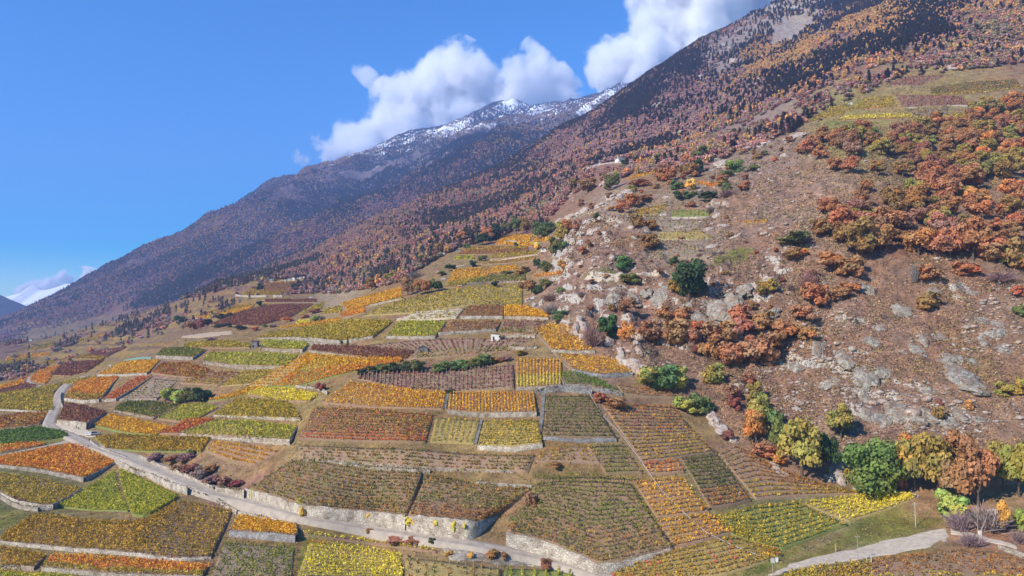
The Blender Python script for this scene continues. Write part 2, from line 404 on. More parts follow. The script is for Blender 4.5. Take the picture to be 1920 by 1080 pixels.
# ------------------------------------------------------------------ the hillside
def idw(u, v, anchors, power=3.2):
    A = np.array(anchors, float); sh = u.shape; u = u.ravel(); v = v.ravel(); out = np.zeros((len(u), A.shape[1] - 2))
    for s in range(0, len(u), 40000):
        d2 = (u[s:s + 40000, None] - A[None, :, 0]) ** 2 + (v[s:s + 40000, None] - A[None, :, 1]) ** 2 + 60.0
        w = d2 ** (-power / 2); w /= w.sum(1, keepdims=True); out[s:s + 40000] = w @ A[:, 2:]
    return out.reshape(sh + (A.shape[1] - 2,))
LAND = [(-100,1000,150,125,88,0),(0,1060,146,122,84,0),(0,880,112,118,84,0),(30,960,104,112,80,0),(300,950,150,122,84,0),(560,1060,140,120,74,0),(800,1050,150,126,84,.1),(700,1030,150,126,90,.3),
 (800,900,138,112,82,0),(1000,800,146,118,90,.1),(960,960,150,118,98,.2),(1480,990,132,134,74,0),(1650,985,122,132,68,0),(1560,1020,150,138,110,.1),(1750,950,160,124,104,.2),(1850,1050,152,118,96,.1),(1830,950,168,128,100,.1),(1300,1060,140,124,70,0),
 (440,880,150,112,106,.1),(200,830,146,120,84,0),(60,830,110,118,60,0),(300,760,146,112,92,0),(290,730,150,122,108,.3),(500,700,148,124,76,0),(800,640,148,112,98,0),(1000,680,150,120,92,0),(700,600,148,122,82,.1),(900,520,152,128,84,.1),
 (850,560,150,126,84,.1),(640,560,168,150,124,.3),(500,600,148,118,78,0),(400,560,150,116,86,.1),(200,655,146,124,92,.1),(60,650,138,116,98,0),(500,535,160,128,98,.1),(20,700,130,104,92,0),(120,640,150,134,86,0),(20,730,150,112,82,0),
 (1200,600,150,116,106,.55),(1150,480,146,114,104,.7),(1080,520,152,122,110,.7),(1400,500,150,118,106,.45),(1600,600,158,122,106,.5),(1800,600,158,122,104,.55),(1650,780,152,122,112,.8),(1850,780,154,124,106,.5),(1450,780,148,116,104,.55),
 (1300,650,142,112,100,.4),(1350,580,140,108,100,.7),(1900,480,150,120,104,.35),(1450,350,154,124,112,.6),(1550,400,166,134,118,.5),(1250,420,158,142,126,.55),(1300,470,150,128,112,.5),(1150,385,160,136,124,.8),(1400,290,152,130,122,.65),(1700,420,138,104,92,.3),(1520,870,150,124,112,.5),
 (1700,190,160,142,92,.05),(1850,150,162,138,96,.1),(1600,225,150,146,76,.05),(1780,160,158,140,88,.05),(1900,100,148,116,92,.4),(1600,110,146,110,98,.5),(1300,200,140,104,102,.6),(1450,60,156,142,136,1.0),(1380,110,146,136,134,.85),(1320,100,142,130,130,.75),(1430,110,150,138,134,.9),(1500,30,168,152,138,1.05),(1100,260,138,98,100,.4),
 (900,400,136,92,78,.2),(700,470,136,88,74,.2),(1200,310,150,114,92,.4),(1100,330,146,110,96,.5),(1000,330,136,92,84,.3),(1750,60,140,112,90,.4)]
_wu = _U + 14 * fbm(GX / 30, GY / 30, 3, 41); _wv = _V + 9 * fbm(GX / 30 + 40, GY / 30, 3, 43)
L6 = idw(_wu, _wv, LAND)
def lin_np(a): a = a / 255; return np.where(a <= .04045, a / 12.92, ((a + .055) / 1.055) ** 2.4)
_l = L6[..., :3]; _l = _l + (_l.mean(-1, keepdims=True) - _l) * .08
LCOL = lin_np(_l) * .88; LROCK = L6[..., 3].copy()
GREENS = ['F 555,265 600,200 690,165 745,185 650,240', 'L 1480,250 1560,190 1680,70 1715,120 1640,220', 'L 1730,185 1790,130 1835,160', 'N 480,500 720,330 1000,260 1060,300 1300,270 1410,290 1180,380 760,430 600,520 250,600',
          'N 0,665 0,600 260,520 400,470 130,640', 'Q 210,450 300,390 600,370 600,400 400,430', 'Q 1160,410 1480,380 1500,400 1300,420', 'L 560,250 700,190 680,230', 'A 1640,1080 1690,900 1740,900 1700,1080', 'F 0,285 140,285 130,315 0,310',
          'B 840,525 1000,535 1130,540 1130,555 900,545', 'B 1330,505 1720,515 1720,530 1330,520', 'L 1050,560 1390,545 1390,600 1050,600','A 0,690 180,740 0,830']
for g in GREENS:
    mk = blur(in_poly(_wu, _wv, pts(g)).astype(float), 1)[..., None] * .85
    LCOL = LCOL * (1 - mk) + np.array(lin(116, 128, 50, .72)) * mk; LROCK *= (1 - mk[..., 0])
# far terraced slopes: bands that follow the contour lines
far_t = ((in_poly(_U, _V, [(-300,720),(0,690),(70,655),(200,600),(260,590),(330,585),(420,560),(470,535),(620,500),(640,540),(560,560),(440,600),(330,640),(200,690),(0,740),(-300,760)])) & (_dist > 560))
band = (value_noise(GZ / 5.0 + .4 * fbm(GX / 90, GY / 90, 2, 5), fbm(GX / 220, GY / 220, 2, 8) * 3.0 + 20, 77))[..., None]
bc = np.where(band < .3, np.array(lin(140, 112, 92)), np.where(band < .55, np.array(lin(150, 130, 70)), np.where(band < .8, np.array(lin(172, 142, 72)), np.array(lin(120, 100, 76))))) * .78
fm = blur(far_t.astype(float), 3)[..., None]
LCOL = LCOL * (1 - fm * .8) + bc * fm * .8
LCOL = LCOL * (1 + M_HILL[..., None] * (np.array([.90, .93, .88]) - 1))
_m = (M_VINE * np.clip(1.6 - _dist / 900, 0, 1))[..., None] * .45 * np.clip(.6 + 1.4 * fbm(GX / 18, GY / 18, 3, 51), 0, 1)[..., None]
LCOL = LCOL * (1 - _m) + np.array(lin(142, 132, 72, .85)) * _m
V = np.stack([GX, GY, GZ], -1).reshape(-1, 3)
hill = link('hillside', np_mesh('hillside', V, grid_faces(NT, NR)[:, ::-1], LCOL.reshape(-1, 3), True, {'rock': LROCK}), GROUND)
tag(hill, kind='structure')

# ------------------------------------------------------------------ the mountain behind
FAR_CTRL = [(-250,660,3100),(0,606,3300),(62,579,3400),(107,560,3500),(160,530,3600),(215,500,3700),(320,455,3900),(400,415,4050),(500,366,4300),(575,318,4550),(640,294,4800),(760,262,5100),(860,226,5300),(950,188,5500),(1000,184,5550),(1050,186,5600),(1110,178,5650),(1170,172,5700),(1300,130,5800),(1450,80,6000),
 (0,650,2300),(200,602,2350),(300,562,2400),(450,515,2400),(560,470,2500),(700,410,2600),(850,340,2800),(970,280,3000),(1100,215,4200),(400,480,3000),(500,430,3300),(640,380,3700),(800,310,4000),(900,260,4400),(1000,240,4700),(600,420,3000),(760,360,3300),(-250,690,2400)]
FAR_HIDDEN = [(-250,1800,-.06),(0,1900,-.035),(450,2000,.03),(700,2000,.09),(970,2200,.14),(1300,2600,.19),(1450,3200,.2),(0,4500,-.03),(320,5600,.07),(640,6600,.18),(950,7400,.24),(1170,7600,.25),(1450,8000,.27),(-250,4300,-.06)]
frbf = rbf_from(FAR_CTRL, FAR_HIDDEN)
FT, FR = 350, 310
fth = np.linspace(-.80, .34, FT); flr = np.linspace(math.log(1750.0), math.log(7800.0), FR)
_a, _b = np.meshgrid(np.linspace(-.80, .34, 110), np.linspace(flr[0], flr[-1], 110), indexing='ij')
FE = _resample(frbf(_a, _b), np.linspace(-.80, .34, 110), np.linspace(flr[0], flr[-1], 110), fth, flr)
FRR = np.exp(flr); FX = np.sin(fth)[:, None] * FRR[None]; FY = np.cos(fth)[:, None] * FRR[None]; FZ = CAM_Z + FE * FRR[None]
amp = np.clip((FZ - 60) / 700, .15, 1.0)
along = FX * .80 - FY * .60; down = FX * .60 + FY * .80
FZ = FZ + amp * (130 * fbm(along / 560 + .5 * fbm(FX / 700, FY / 700, 2, 3), down / 1700, 5, 21, .5, True) + 30 * fbm(FX / 130, FY / 170, 5, 25, .55, True)) - amp * 42
FGE = (FZ - CAM_Z) / FRR[None]
FU, FV, _ = to_px(np.stack([FX, FY, FZ], -1))
MTN = [(120,620,150,130,96,0),(60,645,148,128,92,0),(200,600,146,126,92,0),(0,630,128,104,112,.0),(200,580,124,92,96,.0),(300,540,116,86,94,.0),(450,500,112,80,84,.0),(600,450,120,84,84,.1),(760,385,124,90,88,.2),(300,470,122,96,104,.2),(500,400,116,96,110,.3),(600,330,138,120,124,.7),(700,280,150,138,140,1.1),
       (640,380,110,98,110,.3),(760,310,128,116,122,.6),(850,240,160,150,146,1.3),(950,200,150,146,150,1.2),(900,290,104,96,104,.2),(1000,230,146,138,136,.9),(1080,210,140,130,128,.9),(960,285,120,104,104,.4),(850,345,120,92,92,.2),(1150,185,132,122,122,.8)]
m6 = idw(FU, FV, MTN, 2.6)
fs = np.clip((FZ - 820) / 800, 0, 1) * .46 + np.clip((FZ - 850) / 150, 0, 1) * .065
V = np.stack([FX, FY, FZ], -1).reshape(-1, 3)
mtn = link('mountain', np_mesh('mountain', V, grid_faces(FT, FR)[:, ::-1], (lin_np(m6[..., :3]) * .75).reshape(-1, 3), True, {'rock': m6[..., 3], 'snow': fs}), MOUNT)
tag(mtn, kind='structure')

def ridge(name, prof, Y0, depth, col, rock, snow, n=170, m=60, rough=60, seed=3):
    """a distant range: its skyline from the photograph, a front slope that falls to the valley and a back slope"""
    pr = resample(np.array(prof, float), n); d = px_dir(pr[:, 0], pr[:, 1]); P = d * (Y0 / d[:, 1])[:, None]; P[:, 2] += CAM_Z
    t = np.linspace(-1, 1, m); base = -60.0
    X = P[:, None, 0] + np.zeros((1, m)); Y = P[:, None, 1] + t[None] * depth
    pro = 1 - np.abs(t) ** 1.15
    Z = base + (P[:, None, 2] - base) * pro[None]
    nz = rough * fbm(X / 420, Y / 600, 5, seed, .55, True) * (np.abs(t)[None] * 1.6 + .12) * np.clip(pro, 0, 1)[None]
    Z = Z + nz
    o = link(name, np_mesh(name, np.stack([X, Y, Z], -1).reshape(-1, 3), grid_faces(n, m), np.tile(col, (n * m, 1)), True, {'rock': np.full(n * m, rock), 'snow': (np.clip((Z - snow[0]) / snow[1], 0, 1) * .8).ravel()}), MOUNT)
    return tag(o, kind='structure')
ridge('snowy_mountain', [(-260,600),(-120,570),(-40,566),(0,560),(20,556),(45,548),(62,536),(80,545),(100,540),(125,532),(150,528),(180,520),(230,515),(320,520)], 6300, 1100, lin(120, 126, 140, .8), .5, (50, 160), rough=110, seed=9)
ridge('blue_hill', [(-400,470),(-260,500),(-120,530),(0,553),(30,566),(55,577),(80,590),(130,612),(200,640)], 5200, 1100, lin(88, 92, 96, .7), .1, (5000, 100), rough=50, seed=4)
# ------------------------------------------------------------------ roads and tracks (ribbons laid on the ground)
def lift_hit(u, v, h):
    """foot of something h metres tall whose top shows at (u, v)"""
    p = hit(u, v); hh = np.broadcast_to(np.asarray(h, float), p[:, 0].shape)
    for _ in range(3):
        d = p[:, 1]; p = hit(u, v + hh * F_PX / d)
    return p
ROAD_ZONES = []
def ribbon(name, line, width, mat, n=120, lift=.16, m=5, level=False):
    p = hit(*resample(pts(line), n).T); p = np.stack([p[:, 0], p[:, 1]], -1)
    for _ in range(6): p[1:-1] = (p[:-2] + 2 * p[1:-1] + p[2:]) / 4
    t = np.gradient(p, axis=0); t /= np.hypot(t[:, 0], t[:, 1])[:, None]; nrm = np.stack([-t[:, 1], t[:, 0]], -1)
    k = np.linspace(-.5, .5, m); w = np.broadcast_to(np.asarray(width, float), (n,)) if np.ndim(width) == 0 else np.interp(np.linspace(0, 1, n), np.linspace(0, 1, len(width)), width)
    X = p[:, None, 0] + nrm[:, None, 0] * k[None] * w[:, None]; Y = p[:, None, 1] + nrm[:, None, 1] * k[None] * w[:, None]
    Z = ground(X, Y)
    zc = ground(p[:, 0], p[:, 1])
    for _ in range(10): zc[1:-1] = (zc[:-2] + 2 * zc[1:-1] + zc[2:]) / 4
    if level: Z = np.maximum(Z, zc[:, None]) * .5 + Z.max(1)[:, None] * .5
    Z = Z + lift
    # verges drop to the ground on both sides
    Xs = np.concatenate([X[:, :1] - nrm[:, None, 0] * .7, X, X[:, -1:] + nrm[:, None, 0] * .7], 1); Ys = np.concatenate([Y[:, :1] - nrm[:, None, 1] * .7, Y, Y[:, -1:] + nrm[:, None, 1] * .7], 1)
    Zs = np.concatenate([ground(Xs[:, :1], Ys[:, :1]) - .6, Z, ground(Xs[:, -1:], Ys[:, -1:]) - .6], 1)
    ROAD_ZONES.append((p, float(np.max(w))))
    o = link(name, np_mesh(name, np.stack([Xs, Ys, Zs], -1).reshape(-1, 3), grid_faces(n, m + 2)[:, ::-1], None, True), mat)
    return tag(o, kind='structure')
def patch(name, lower, upper, mat, lift=.18, n=40, m=14):
    a = hit(*resample(pts(lower), n).T); b = hit(*resample(pts(upper), n).T); t = np.linspace(0, 1, m)[None, :, None]
    P = a[:, None, :2] * (1 - t) + b[:, None, :2] * t
    P = P + (1.5 * np.stack([fbm(P[..., 0] / 4, P[..., 1] / 4, 3, 2), fbm(P[..., 0] / 4 + 9, P[..., 1] / 4, 3, 2)], -1))
    Z = ground(P[..., 0], P[..., 1]) + lift; Z[0] -= .5; Z[-1] -= .5; Z[:, 0] -= .5; Z[:, -1] -= .5
    o = link(name, np_mesh(name, np.concatenate([P, Z[..., None]], -1).reshape(-1, 3), grid_faces(n, m), None, True), mat)
    return tag(o, kind='structure')
ribbon('road', 'P 1175,1098 1110,1075 1060,1060 993,1045 893,1025 793,1010 693,995 600,978 500,954 400,927 333,900 267,872 200,847 165,835 143,823 112,811 88,799 95,783 107,763 108,745 116,728 135,716 160,706', [5.2,5.2,5.2,5.2,5.4,5.6,6,6.5,9,9,7,5.5,5], ASPHALT, 220, .22, 5, True)
ribbon('side_road', 'A 425,312 330,338 160,372 0,405 -300,450', [6,3.6,3.2,3.2], ASPHALT, 60, .20, 5, True)
ribbon('far_road', 'I 660,1010 560,1000 400,985 320,950 300,915 330,880', 4.0, ASPHALT, 40, .3)
ribbon('hill_track', 'F 0,280 140,278 250,268 350,258', 3.0, GRAVEL, 40, .3)
ribbon('upper_track', 'Q 960,278 1060,258 1150,246 1300,250 1480,258 1650,240 1780,220 1910,198', 3.5, GRAVEL, 60, .4)
ribbon('village_road', 'L 180,205 300,165 400,140 500,122 610,118', 4.5, GRAVEL, 40, .5)
ribbon('terrace_track', 'K 1270,400 1330,408 1420,392 1560,368 1690,348', 3.0, GRAVEL, 40, .35)
ribbon('upper_terrace_track', 'K 1440,238 1500,240 1560,270 1650,270', 4.0, GRAVEL, 30, .35)
patch('gravel_parking', 'M 290,600 480,690 700,770 860,800 950,790', 'M 330,575 480,615 700,655 860,700 990,750', GRAVEL, .26)
patch('gravel_track', 'C 770,850 1000,800 1240,768 1500,722 1600,660', 'C 880,790 1060,745 1290,690 1480,650 1590,630', GRAVEL)
patch('gravel_track_bend', 'C 1590,660 1750,690 1900,730', 'C 1600,632 1760,672 1910,712', GRAVEL)
patch('gravel_lane', 'C 1735,575 1840,570', 'C 1760,550 1840,532', GRAVEL)
patch('gravel_yard', 'J 110,920 300,925 700,880', 'J 120,905 450,860 690,845', make_plain('sandy_earth', lin(176, 154, 128, .85), .95, .2, .6, .03), .4)
patch('rubble_bank', 'B 850,990 1100,1010 1380,1045', 'B 790,900 1100,945 1400,1000', STONE)

# ------------------------------------------------------------------ vineyard plots
PAL = {  # colours of the vine leaves as they look from afar, with weights
 'gold':   [((226,164,24),5),((208,148,26),4),((238,186,44),3),((190,128,24),2),((150,132,36),1),((206,92,28),.5)],
 'bright': [((228,206,40),6),((214,192,44),4),((236,214,70),2),((178,168,40),1)],
 'orange': [((222,142,38),5),((228,162,44),4),((206,112,38),2.5),((204,150,46),3),((164,128,42),1)],
 'redor':  [((196,96,40),4),((212,122,42),4),((170,74,42),1.5),((196,142,46),2.5)],
 'rust':   [((172,108,42),3),((190,126,42),3),((136,106,44),3),((172,76,46),1.2),((200,152,50),2.5),((114,104,44),2.5)],
 'goldbr': [((204,158,44),4),((180,138,44),4),((156,130,46),3),((214,172,52),2.5),((168,104,46),.8)],
 'goldol': [((186,156,44),4),((158,140,48),4),((206,172,50),3),((128,118,44),2),((190,120,44),.8)],
 'yelgr':  [((184,176,48),5),((156,154,46),4),((206,190,54),2),((130,134,44),2)],
 'olive':  [((128,128,44),5),((108,112,40),4),((154,146,50),3),((176,150,52),1)],
 'darkol': [((104,110,38),5),((86,96,36),4),((134,128,44),3),((160,136,46),1)],
 'green':  [((116,136,52),5),((96,118,46),4),((140,152,56),3)],
 'burg':   [((146,92,70),5),((128,82,64),4),((160,106,68),3),((152,126,66),1.5)],
 'mauve':  [((168,104,92),4),((146,92,82),4),((150,122,84),2),((176,128,96),2)],
 'dull':   [((148,124,58),4),((126,120,58),4),((172,140,58),3),((180,122,54),1.2),((112,98,64),2),((104,118,52),3)],
 'dullor': [((186,128,64),4),((164,116,66),4),((150,110,70),3),((196,146,60),2)],
}
SOIL = {'brown': (146,116,90), 'mauve': (148,120,96), 'grey': (142,122,104), 'green': (124,126,66), 'dark': (134,108,84), 'pale': (186,168,140), 'straw': (158,136,86)}
_soil = {}
def soil_mat(k):
    if k not in _soil:
        m, nt, b, out = material('soil_' + k); pos = geo_pos(nt); c0 = lin(*SOIL[k], .92); g0 = lin(120, 122, 62, .75)
        n = noise_n(nt, pos, .8, 6, .7); n2 = noise_n(nt, pos, .13, 5, .6)
        c = mixc(nt, ramp(nt, n, .3, .72), tuple(x * .68 for x in c0), tuple(x * 1.22 for x in c0))
        c = mixc(nt, ramp(nt, n2, .5, .72), c, mixc(nt, .65, c, g0))
        nt.links.new(c, b.inputs['Base Color']); bump(nt, n, .8, .15, b); _soil[k] = m
    return _soil[k]
def leaf_quads(cen, size, rg, up=.35):
    """randomly turned leaf-clump faces at the given centres"""
    n = len(cen); a = rg.normal(size=(n, 3)); a /= np.linalg.norm(a, axis=1)[:, None]; b = rg.normal(size=(n, 3)); b[:, 2] += up
    b -= a * (a * b).sum(1)[:, None]; b /= np.linalg.norm(b, axis=1)[:, None] + 1e-9
    s = size * rg.uniform(.7, 1.3, n); a *= s[:, None]; b *= (s * rg.uniform(.6, 1.0, n))[:, None]
    V = np.stack([cen - a - b, cen + a - b * .7, cen + a * .8 + b, cen - a * .7 + b * .9], 1).reshape(-1, 3)
    return V
def pick(pal, sel):
    cols = np.array([leafc(*c, .95, 1.0) for c, w in PAL[pal]]); w = np.array([w for c, w in PAL[pal]], float); cum = np.cumsum(w) / w.sum()
    return cols[np.clip(np.searchsorted(cum, sel), 0, len(cols) - 1)]
def stone_wall(name, foot, top, mat, parent=None, seed=0, cope=.12, thick=.55):
    """dry-stone wall between a foot line and a top line: uneven front, coping, back"""
    n = len(foot); hgt = float(np.max(top[:, 2] - foot[:, 2])); nv = max(3, min(12, int(hgt / .55) + 2))
    t = np.gradient(foot[:, :2], axis=0); t /= np.hypot(t[:, 0], t[:, 1])[:, None] + 1e-9; nr = np.stack([t[:, 1], -t[:, 0]], -1)
    if (nr * -foot[:, :2]).sum() < 0: nr = -nr
    rg = np.random.default_rng(seed + 100)
    xs = np.cumsum(np.r_[0, np.hypot(*np.diff(foot[:, :2], axis=0).T)]); jag = cope * (rg.random(n) * 2 - .6) + hgt * .16 * np.minimum(.5, fbm(xs / 7, xs * 0 + seed, 3, seed)) - hgt * .45 * np.clip(fbm(xs / 11 + 40, xs * 0 + seed * 1.7, 2, seed) - .28, 0, .5)
    rows = []
    for k in range(nv):
        f = k / (nv - 1); z = foot[:, 2] * (1 - f) + (top[:, 2] + jag) * f
        off = rg.normal(0, .06, n) + .12 * (1 - f) * np.clip(hgt / 3, .3, 1.5)
        rows.append(np.c_[foot[:, :2] + nr * off[:, None], z])
    rows.append(np.c_[foot[:, :2] - nr * thick, top[:, 2] + jag * .7]); rows.append(np.c_[foot[:, :2] - nr * thick, foot[:, 2]])
    P = np.stack(rows, 1)
    o = link(name, np_mesh(name, P.reshape(-1, 3), grid_faces(n, len(rows))), mat, parent)
    if name == 'wall_face':                    # weeds along the foot and hanging from the top
        k = rg.integers(0, n, int(n * 1.6)); lowp = rg.random(len(k)) < .5; c = np.where(lowp[:, None], foot[k] + np.array([0, 0, .65]), top[k]); c[:, :2] += nr[k] * rg.uniform(-.1, .35, (len(k), 1)); c[:, 2] += rg.normal(0, .12, len(k))
        pat = fbm(xs[k] / 9, xs[k] * 0 + seed, 2, seed + 3) > -.05; c = c[pat]
        if len(c):
            c = np.repeat(c, 3, axis=0) + rg.normal(0, .22, (len(c) * 3, 3)); cl = np.array([leafc(132,124,62), leafc(156,132,84), leafc(112,116,54), leafc(168,112,66), leafc(140,104,84)])[rg.integers(0, 5, len(c))] * rg.uniform(.7, 1.1, (len(c), 1))
            Vq = leaf_quads(c, .22, rg, .6); tag(link('weeds', np_mesh('weeds', Vq, np.arange(len(Vq)).reshape(-1, 4), np.repeat(cl, 4, axis=0)), VINE_LEAF, parent), kind='stuff')
    return o

PLOT_N = [0]; N_VINES = [0]
def plot(label, lower, upper, wall=0, pal='gold', way='s', gap=1.6, dens=1.0, soil='brown', tall=1.25, stone=None, side=True, stakes=0, pal2=None, split=.3, up_h=0.0, wall_label=None, step=.95, fleck=0.0, width=.21):
    """label, lower and upper edge in the photograph, height of the wall that holds the lower edge, leaf palette, rows along the edge (s) or up the slope (t)"""
    PLOT_N[0] += 1; rg = np.random.default_rng(500 + PLOT_N[0])
    lp, up = pts(lower), pts(upper); ns = 36
    hl = np.interp(np.linspace(0, 1, ns), np.linspace(0, 1, len(wall)), wall) if np.ndim(wall) else np.full(ns, float(wall))
    if hl.max() < 3.3: hl = hl * .66
    a = lift_hit(*resample(lp, ns).T, hl) if hl.max() > 0 else hit(*resample(lp, ns).T)
    b = lift_hit(*resample(up, ns).T, up_h) if up_h else hit(*resample(up, ns).T)
    a2, b2 = a[:, :2], b[:, :2]
    for _ in range(2): a2[1:-1] = (a2[:-2] + 2 * a2[1:-1] + a2[2:]) / 4; b2[1:-1] = (b2[:-2] + 2 * b2[1:-1] + b2[2:]) / 4
    dep = float(np.median(np.hypot(*(b2 - a2).T))); wid = float(np.hypot(*np.diff((a2 + b2) / 2, axis=0).T).sum()); dist = float(np.mean(np.r_[a2[:, 1], b2[:, 1]]))
    def surf(s, t):
        s = np.asarray(s, float); t = np.asarray(t, float); q = np.linspace(0, 1, ns)
        P = np.stack([np.interp(s, q, a2[:, k]) * (1 - t) + np.interp(s, q, b2[:, k]) * t for k in (0, 1)], -1)
        h = np.interp(s, q, hl)
        z = ground(P[..., 0], P[..., 1]) + h * (1 - t) ** .8 + up_h * t + .14
        return np.concatenate([P, z[..., None]], -1)
    c0 = surf(.5, 0.0); root = empty('vineyard_plot', c0)
    tag(root, label, 'vineyard', 'terraced vineyard plots')
    inv = -np.array(c0)
    # soil, with a skirt that goes into the ground
    nt_ = max(6, min(26, int(dep / 1.6))); S, T = np.meshgrid(np.linspace(0, 1, ns), np.linspace(0, 1, nt_), indexing='ij')
    P = surf(S, T); sk = 1.2
    P = np.pad(P, ((1, 1), (1, 1), (0, 0)), mode='edge'); gz = ground(P[..., 0], P[..., 1]) - sk
    for sl in ((0, slice(None)), (-1, slice(None)), (slice(None), 0), (slice(None), -1)): P[sl + (2,)] = gz[sl]
    link('soil', np_mesh('soil', (P + inv).reshape(-1, 3), grid_faces(ns + 2, nt_ + 2), None, True), soil_mat(soil), root)
    # rows
    far = dist > 620
    q = 11 if dist < 330 else (8 if dist < 430 else (5 if dist < 600 else 4)); lod = .84 if dist < 330 else (1.15 if dist < 430 else (1.45 if dist < 600 else 2.0))
    gap = gap * (1.0 if dist < 430 else 1.2 if dist < 600 else 1.5); vs_ = step * (1.0 if dist < 430 else 1.3 if dist < 600 else 1.6)
    if soil == 'brown' and pal in ('gold', 'goldol', 'yelgr', 'bright', 'goldbr', 'olive'): soil = 'straw'
    nrow = max(1, int((dep if way == 's' else wid) / gap)); nrow = min(nrow, 90)
    for r in range(nrow):
        f = (r + .5) / nrow; L = (wid * .98 if way == 's' else dep)
        if way == 's':
            pa = surf(np.linspace(0, 1, 24), np.full(24, f)); L = float(np.hypot(*np.diff(pa[:, :2], axis=0).T).sum())
        nv = max(2, int(L / vs_)); g = (np.arange(nv) + .5) / nv + rg.normal(0, .12 / nv, nv); g = np.clip(g, .004 + rg.random() * .012, .996 - rg.random() * .012)
        keep = rg.random(nv) < dens; g = g[keep]; nv = len(g)
        if nv == 0: continue
        off = rg.normal(0, .05 * gap, nv) / (dep if way == 's' else wid)
        cen = surf(g, np.clip(f + off, .01, .99)) if way == 's' else surf(np.clip(f + off, .005, .995), g)
        nz = fbm(cen[:, 0] / 9, cen[:, 1] / 9, 3, PLOT_N[0]) * .42 + .5
        sel = np.clip(nz * .55 + rg.random(nv) * .62 - .08, 0, .999)
        tt = f if way == 's' else g
        col = pick(pal, sel)
        if pal2:
            m2 = (np.asarray(tt) + .10 * fbm(cen[:, 0] / 12, cen[:, 1] / 12, 2, 4) < split)
            col = np.where((m2 * np.ones(nv, bool))[:, None], pick(pal2, sel), col)
        if fleck: col = np.where((rg.random(nv) < fleck)[:, None], np.array(leafc(206, 70, 36)), col)
        col = col * rg.uniform(.78, 1.18, (nv, 1))
        vig = rg.uniform(.75, 1.15, nv)
        ii = np.repeat(np.arange(nv), q); n = len(ii)
        d = surf(np.clip(g + .01, 0, 1), np.full(nv, f)) - surf(np.clip(g - .01, 0, 1), np.full(nv, f)) if way == 's' else surf(np.full(nv, f), np.clip(g + .02, 0, 1)) - surf(np.full(nv, f), np.clip(g - .02, 0, 1))
        d = d[:, :2] / (np.hypot(d[:, 0], d[:, 1])[:, None] + 1e-9); pn = np.stack([-d[:, 1], d[:, 0]], -1)
        al = rg.normal(0, vs_ * .30, n); ac = rg.normal(0, width, n) * lod; hh = rg.uniform(.18, 1.0, n) * tall * vig[ii]
        cq = cen[ii].copy(); cq[:, :2] += d[ii] * al[:, None] + pn[ii] * ac[:, None]; cq[:, 2] += hh
        Vq = leaf_quads(cq + inv, .25 * lod * vig[ii], rg); Fq = np.arange(len(Vq)).reshape(-1, 4)
        cc = np.repeat(col[ii] * rg.uniform(.8, 1.2, (n, 1)), 4, axis=0)
        ro = link('vine_row', np_mesh('vine_row', Vq, Fq, np.clip(cc, 0, 1)), VINE_LEAF, root); N_VINES[0] += nv  # one row of separate vines, no real hedge
        if dens < .9 or dist > 430 or step > 1.2: ro['kind'] = 'stuff'
    if stakes:
        ns_, nt2 = max(3, int(wid / stakes)), max(2, int(dep / (4.0 if dist < 450 else 6.0)))
        S, T = np.meshgrid((np.arange(ns_) + .5) / ns_, (np.arange(nt2) + .5) / nt2, indexing='ij'); B = surf(S.ravel(), T.ravel()) + inv
        w = .05 if dist < 330 else .075; hs = 1.7
        cs = np.array([[-w, -w, -.2], [w, -w, -.2], [w, w, -.2], [-w, w, -.2], [-w, -w, hs], [w, -w, hs], [w, w, hs], [-w, w, hs]])
        Vv = (B[:, None] + cs[None]).reshape(-1, 3); fq = np.array([[0, 1, 5, 4], [1, 2, 6, 5], [2, 3, 7, 6], [3, 0, 4, 7], [4, 5, 6, 7]])
        Ff = (np.arange(len(B))[:, None, None] * 8 + fq[None]).reshape(-1, 4)
        tag(link('stakes', np_mesh('stakes', Vv, Ff), WOODP, root), kind='stuff')
    # wall
    if hl.max() > .7:
        mat = {None: STONE, 'pale': STONE_PALE, 'grey': STONE_GREY}[stone]
        k = hl > .35; i0, i1 = np.where(k)[0][[0, -1]]; sq = np.linspace(i0 / (ns - 1), i1 / (ns - 1), max(24, int(wid / .9)))
        tp = surf(sq, np.zeros(len(sq))); ft = tp.copy(); ft[:, 2] = ground(ft[:, 0], ft[:, 1]) - .5; tp[:, 2] += .12
        w = empty('retaining_wall', ft[len(ft) // 2])
        wi = -ft[len(ft) // 2]
        stone_wall('wall_face', ft + wi, tp + wi, mat, w, PLOT_N[0])
        word = {None: 'dry stone wall', 'pale': 'pale masonry wall', 'grey': 'grey stone wall'}[stone]
        tag(w, wall_label or (word + ' holding up the ' + label), 'wall', 'vineyard retaining walls', 'thing')
        if side:
            for e, s_, hh in ((0, -1, hl[0]), (1, 1, hl[-1])):
                if hh < 1.4: continue
                tq = np.linspace(0, .96, max(8, int(dep / 1.2))); tp = surf(np.full(len(tq), e), tq); ft = tp.copy(); dd = tp[-1, :2] - tp[0, :2]; dd /= np.hypot(*dd); o2 = np.array([dd[1], -dd[0]]) * s_
                ft[:, :2] += o2 * .15; tp[:, :2] += o2 * .15; ft[:, 2] = ground(ft[:, 0], ft[:, 1]) - .5; tp[:, 2] += .18
                stone_wall('side_wall', ft + wi, tp + wi, STONE_GREY, w, PLOT_N[0] + 50 + e, .1, .3)
    return surf
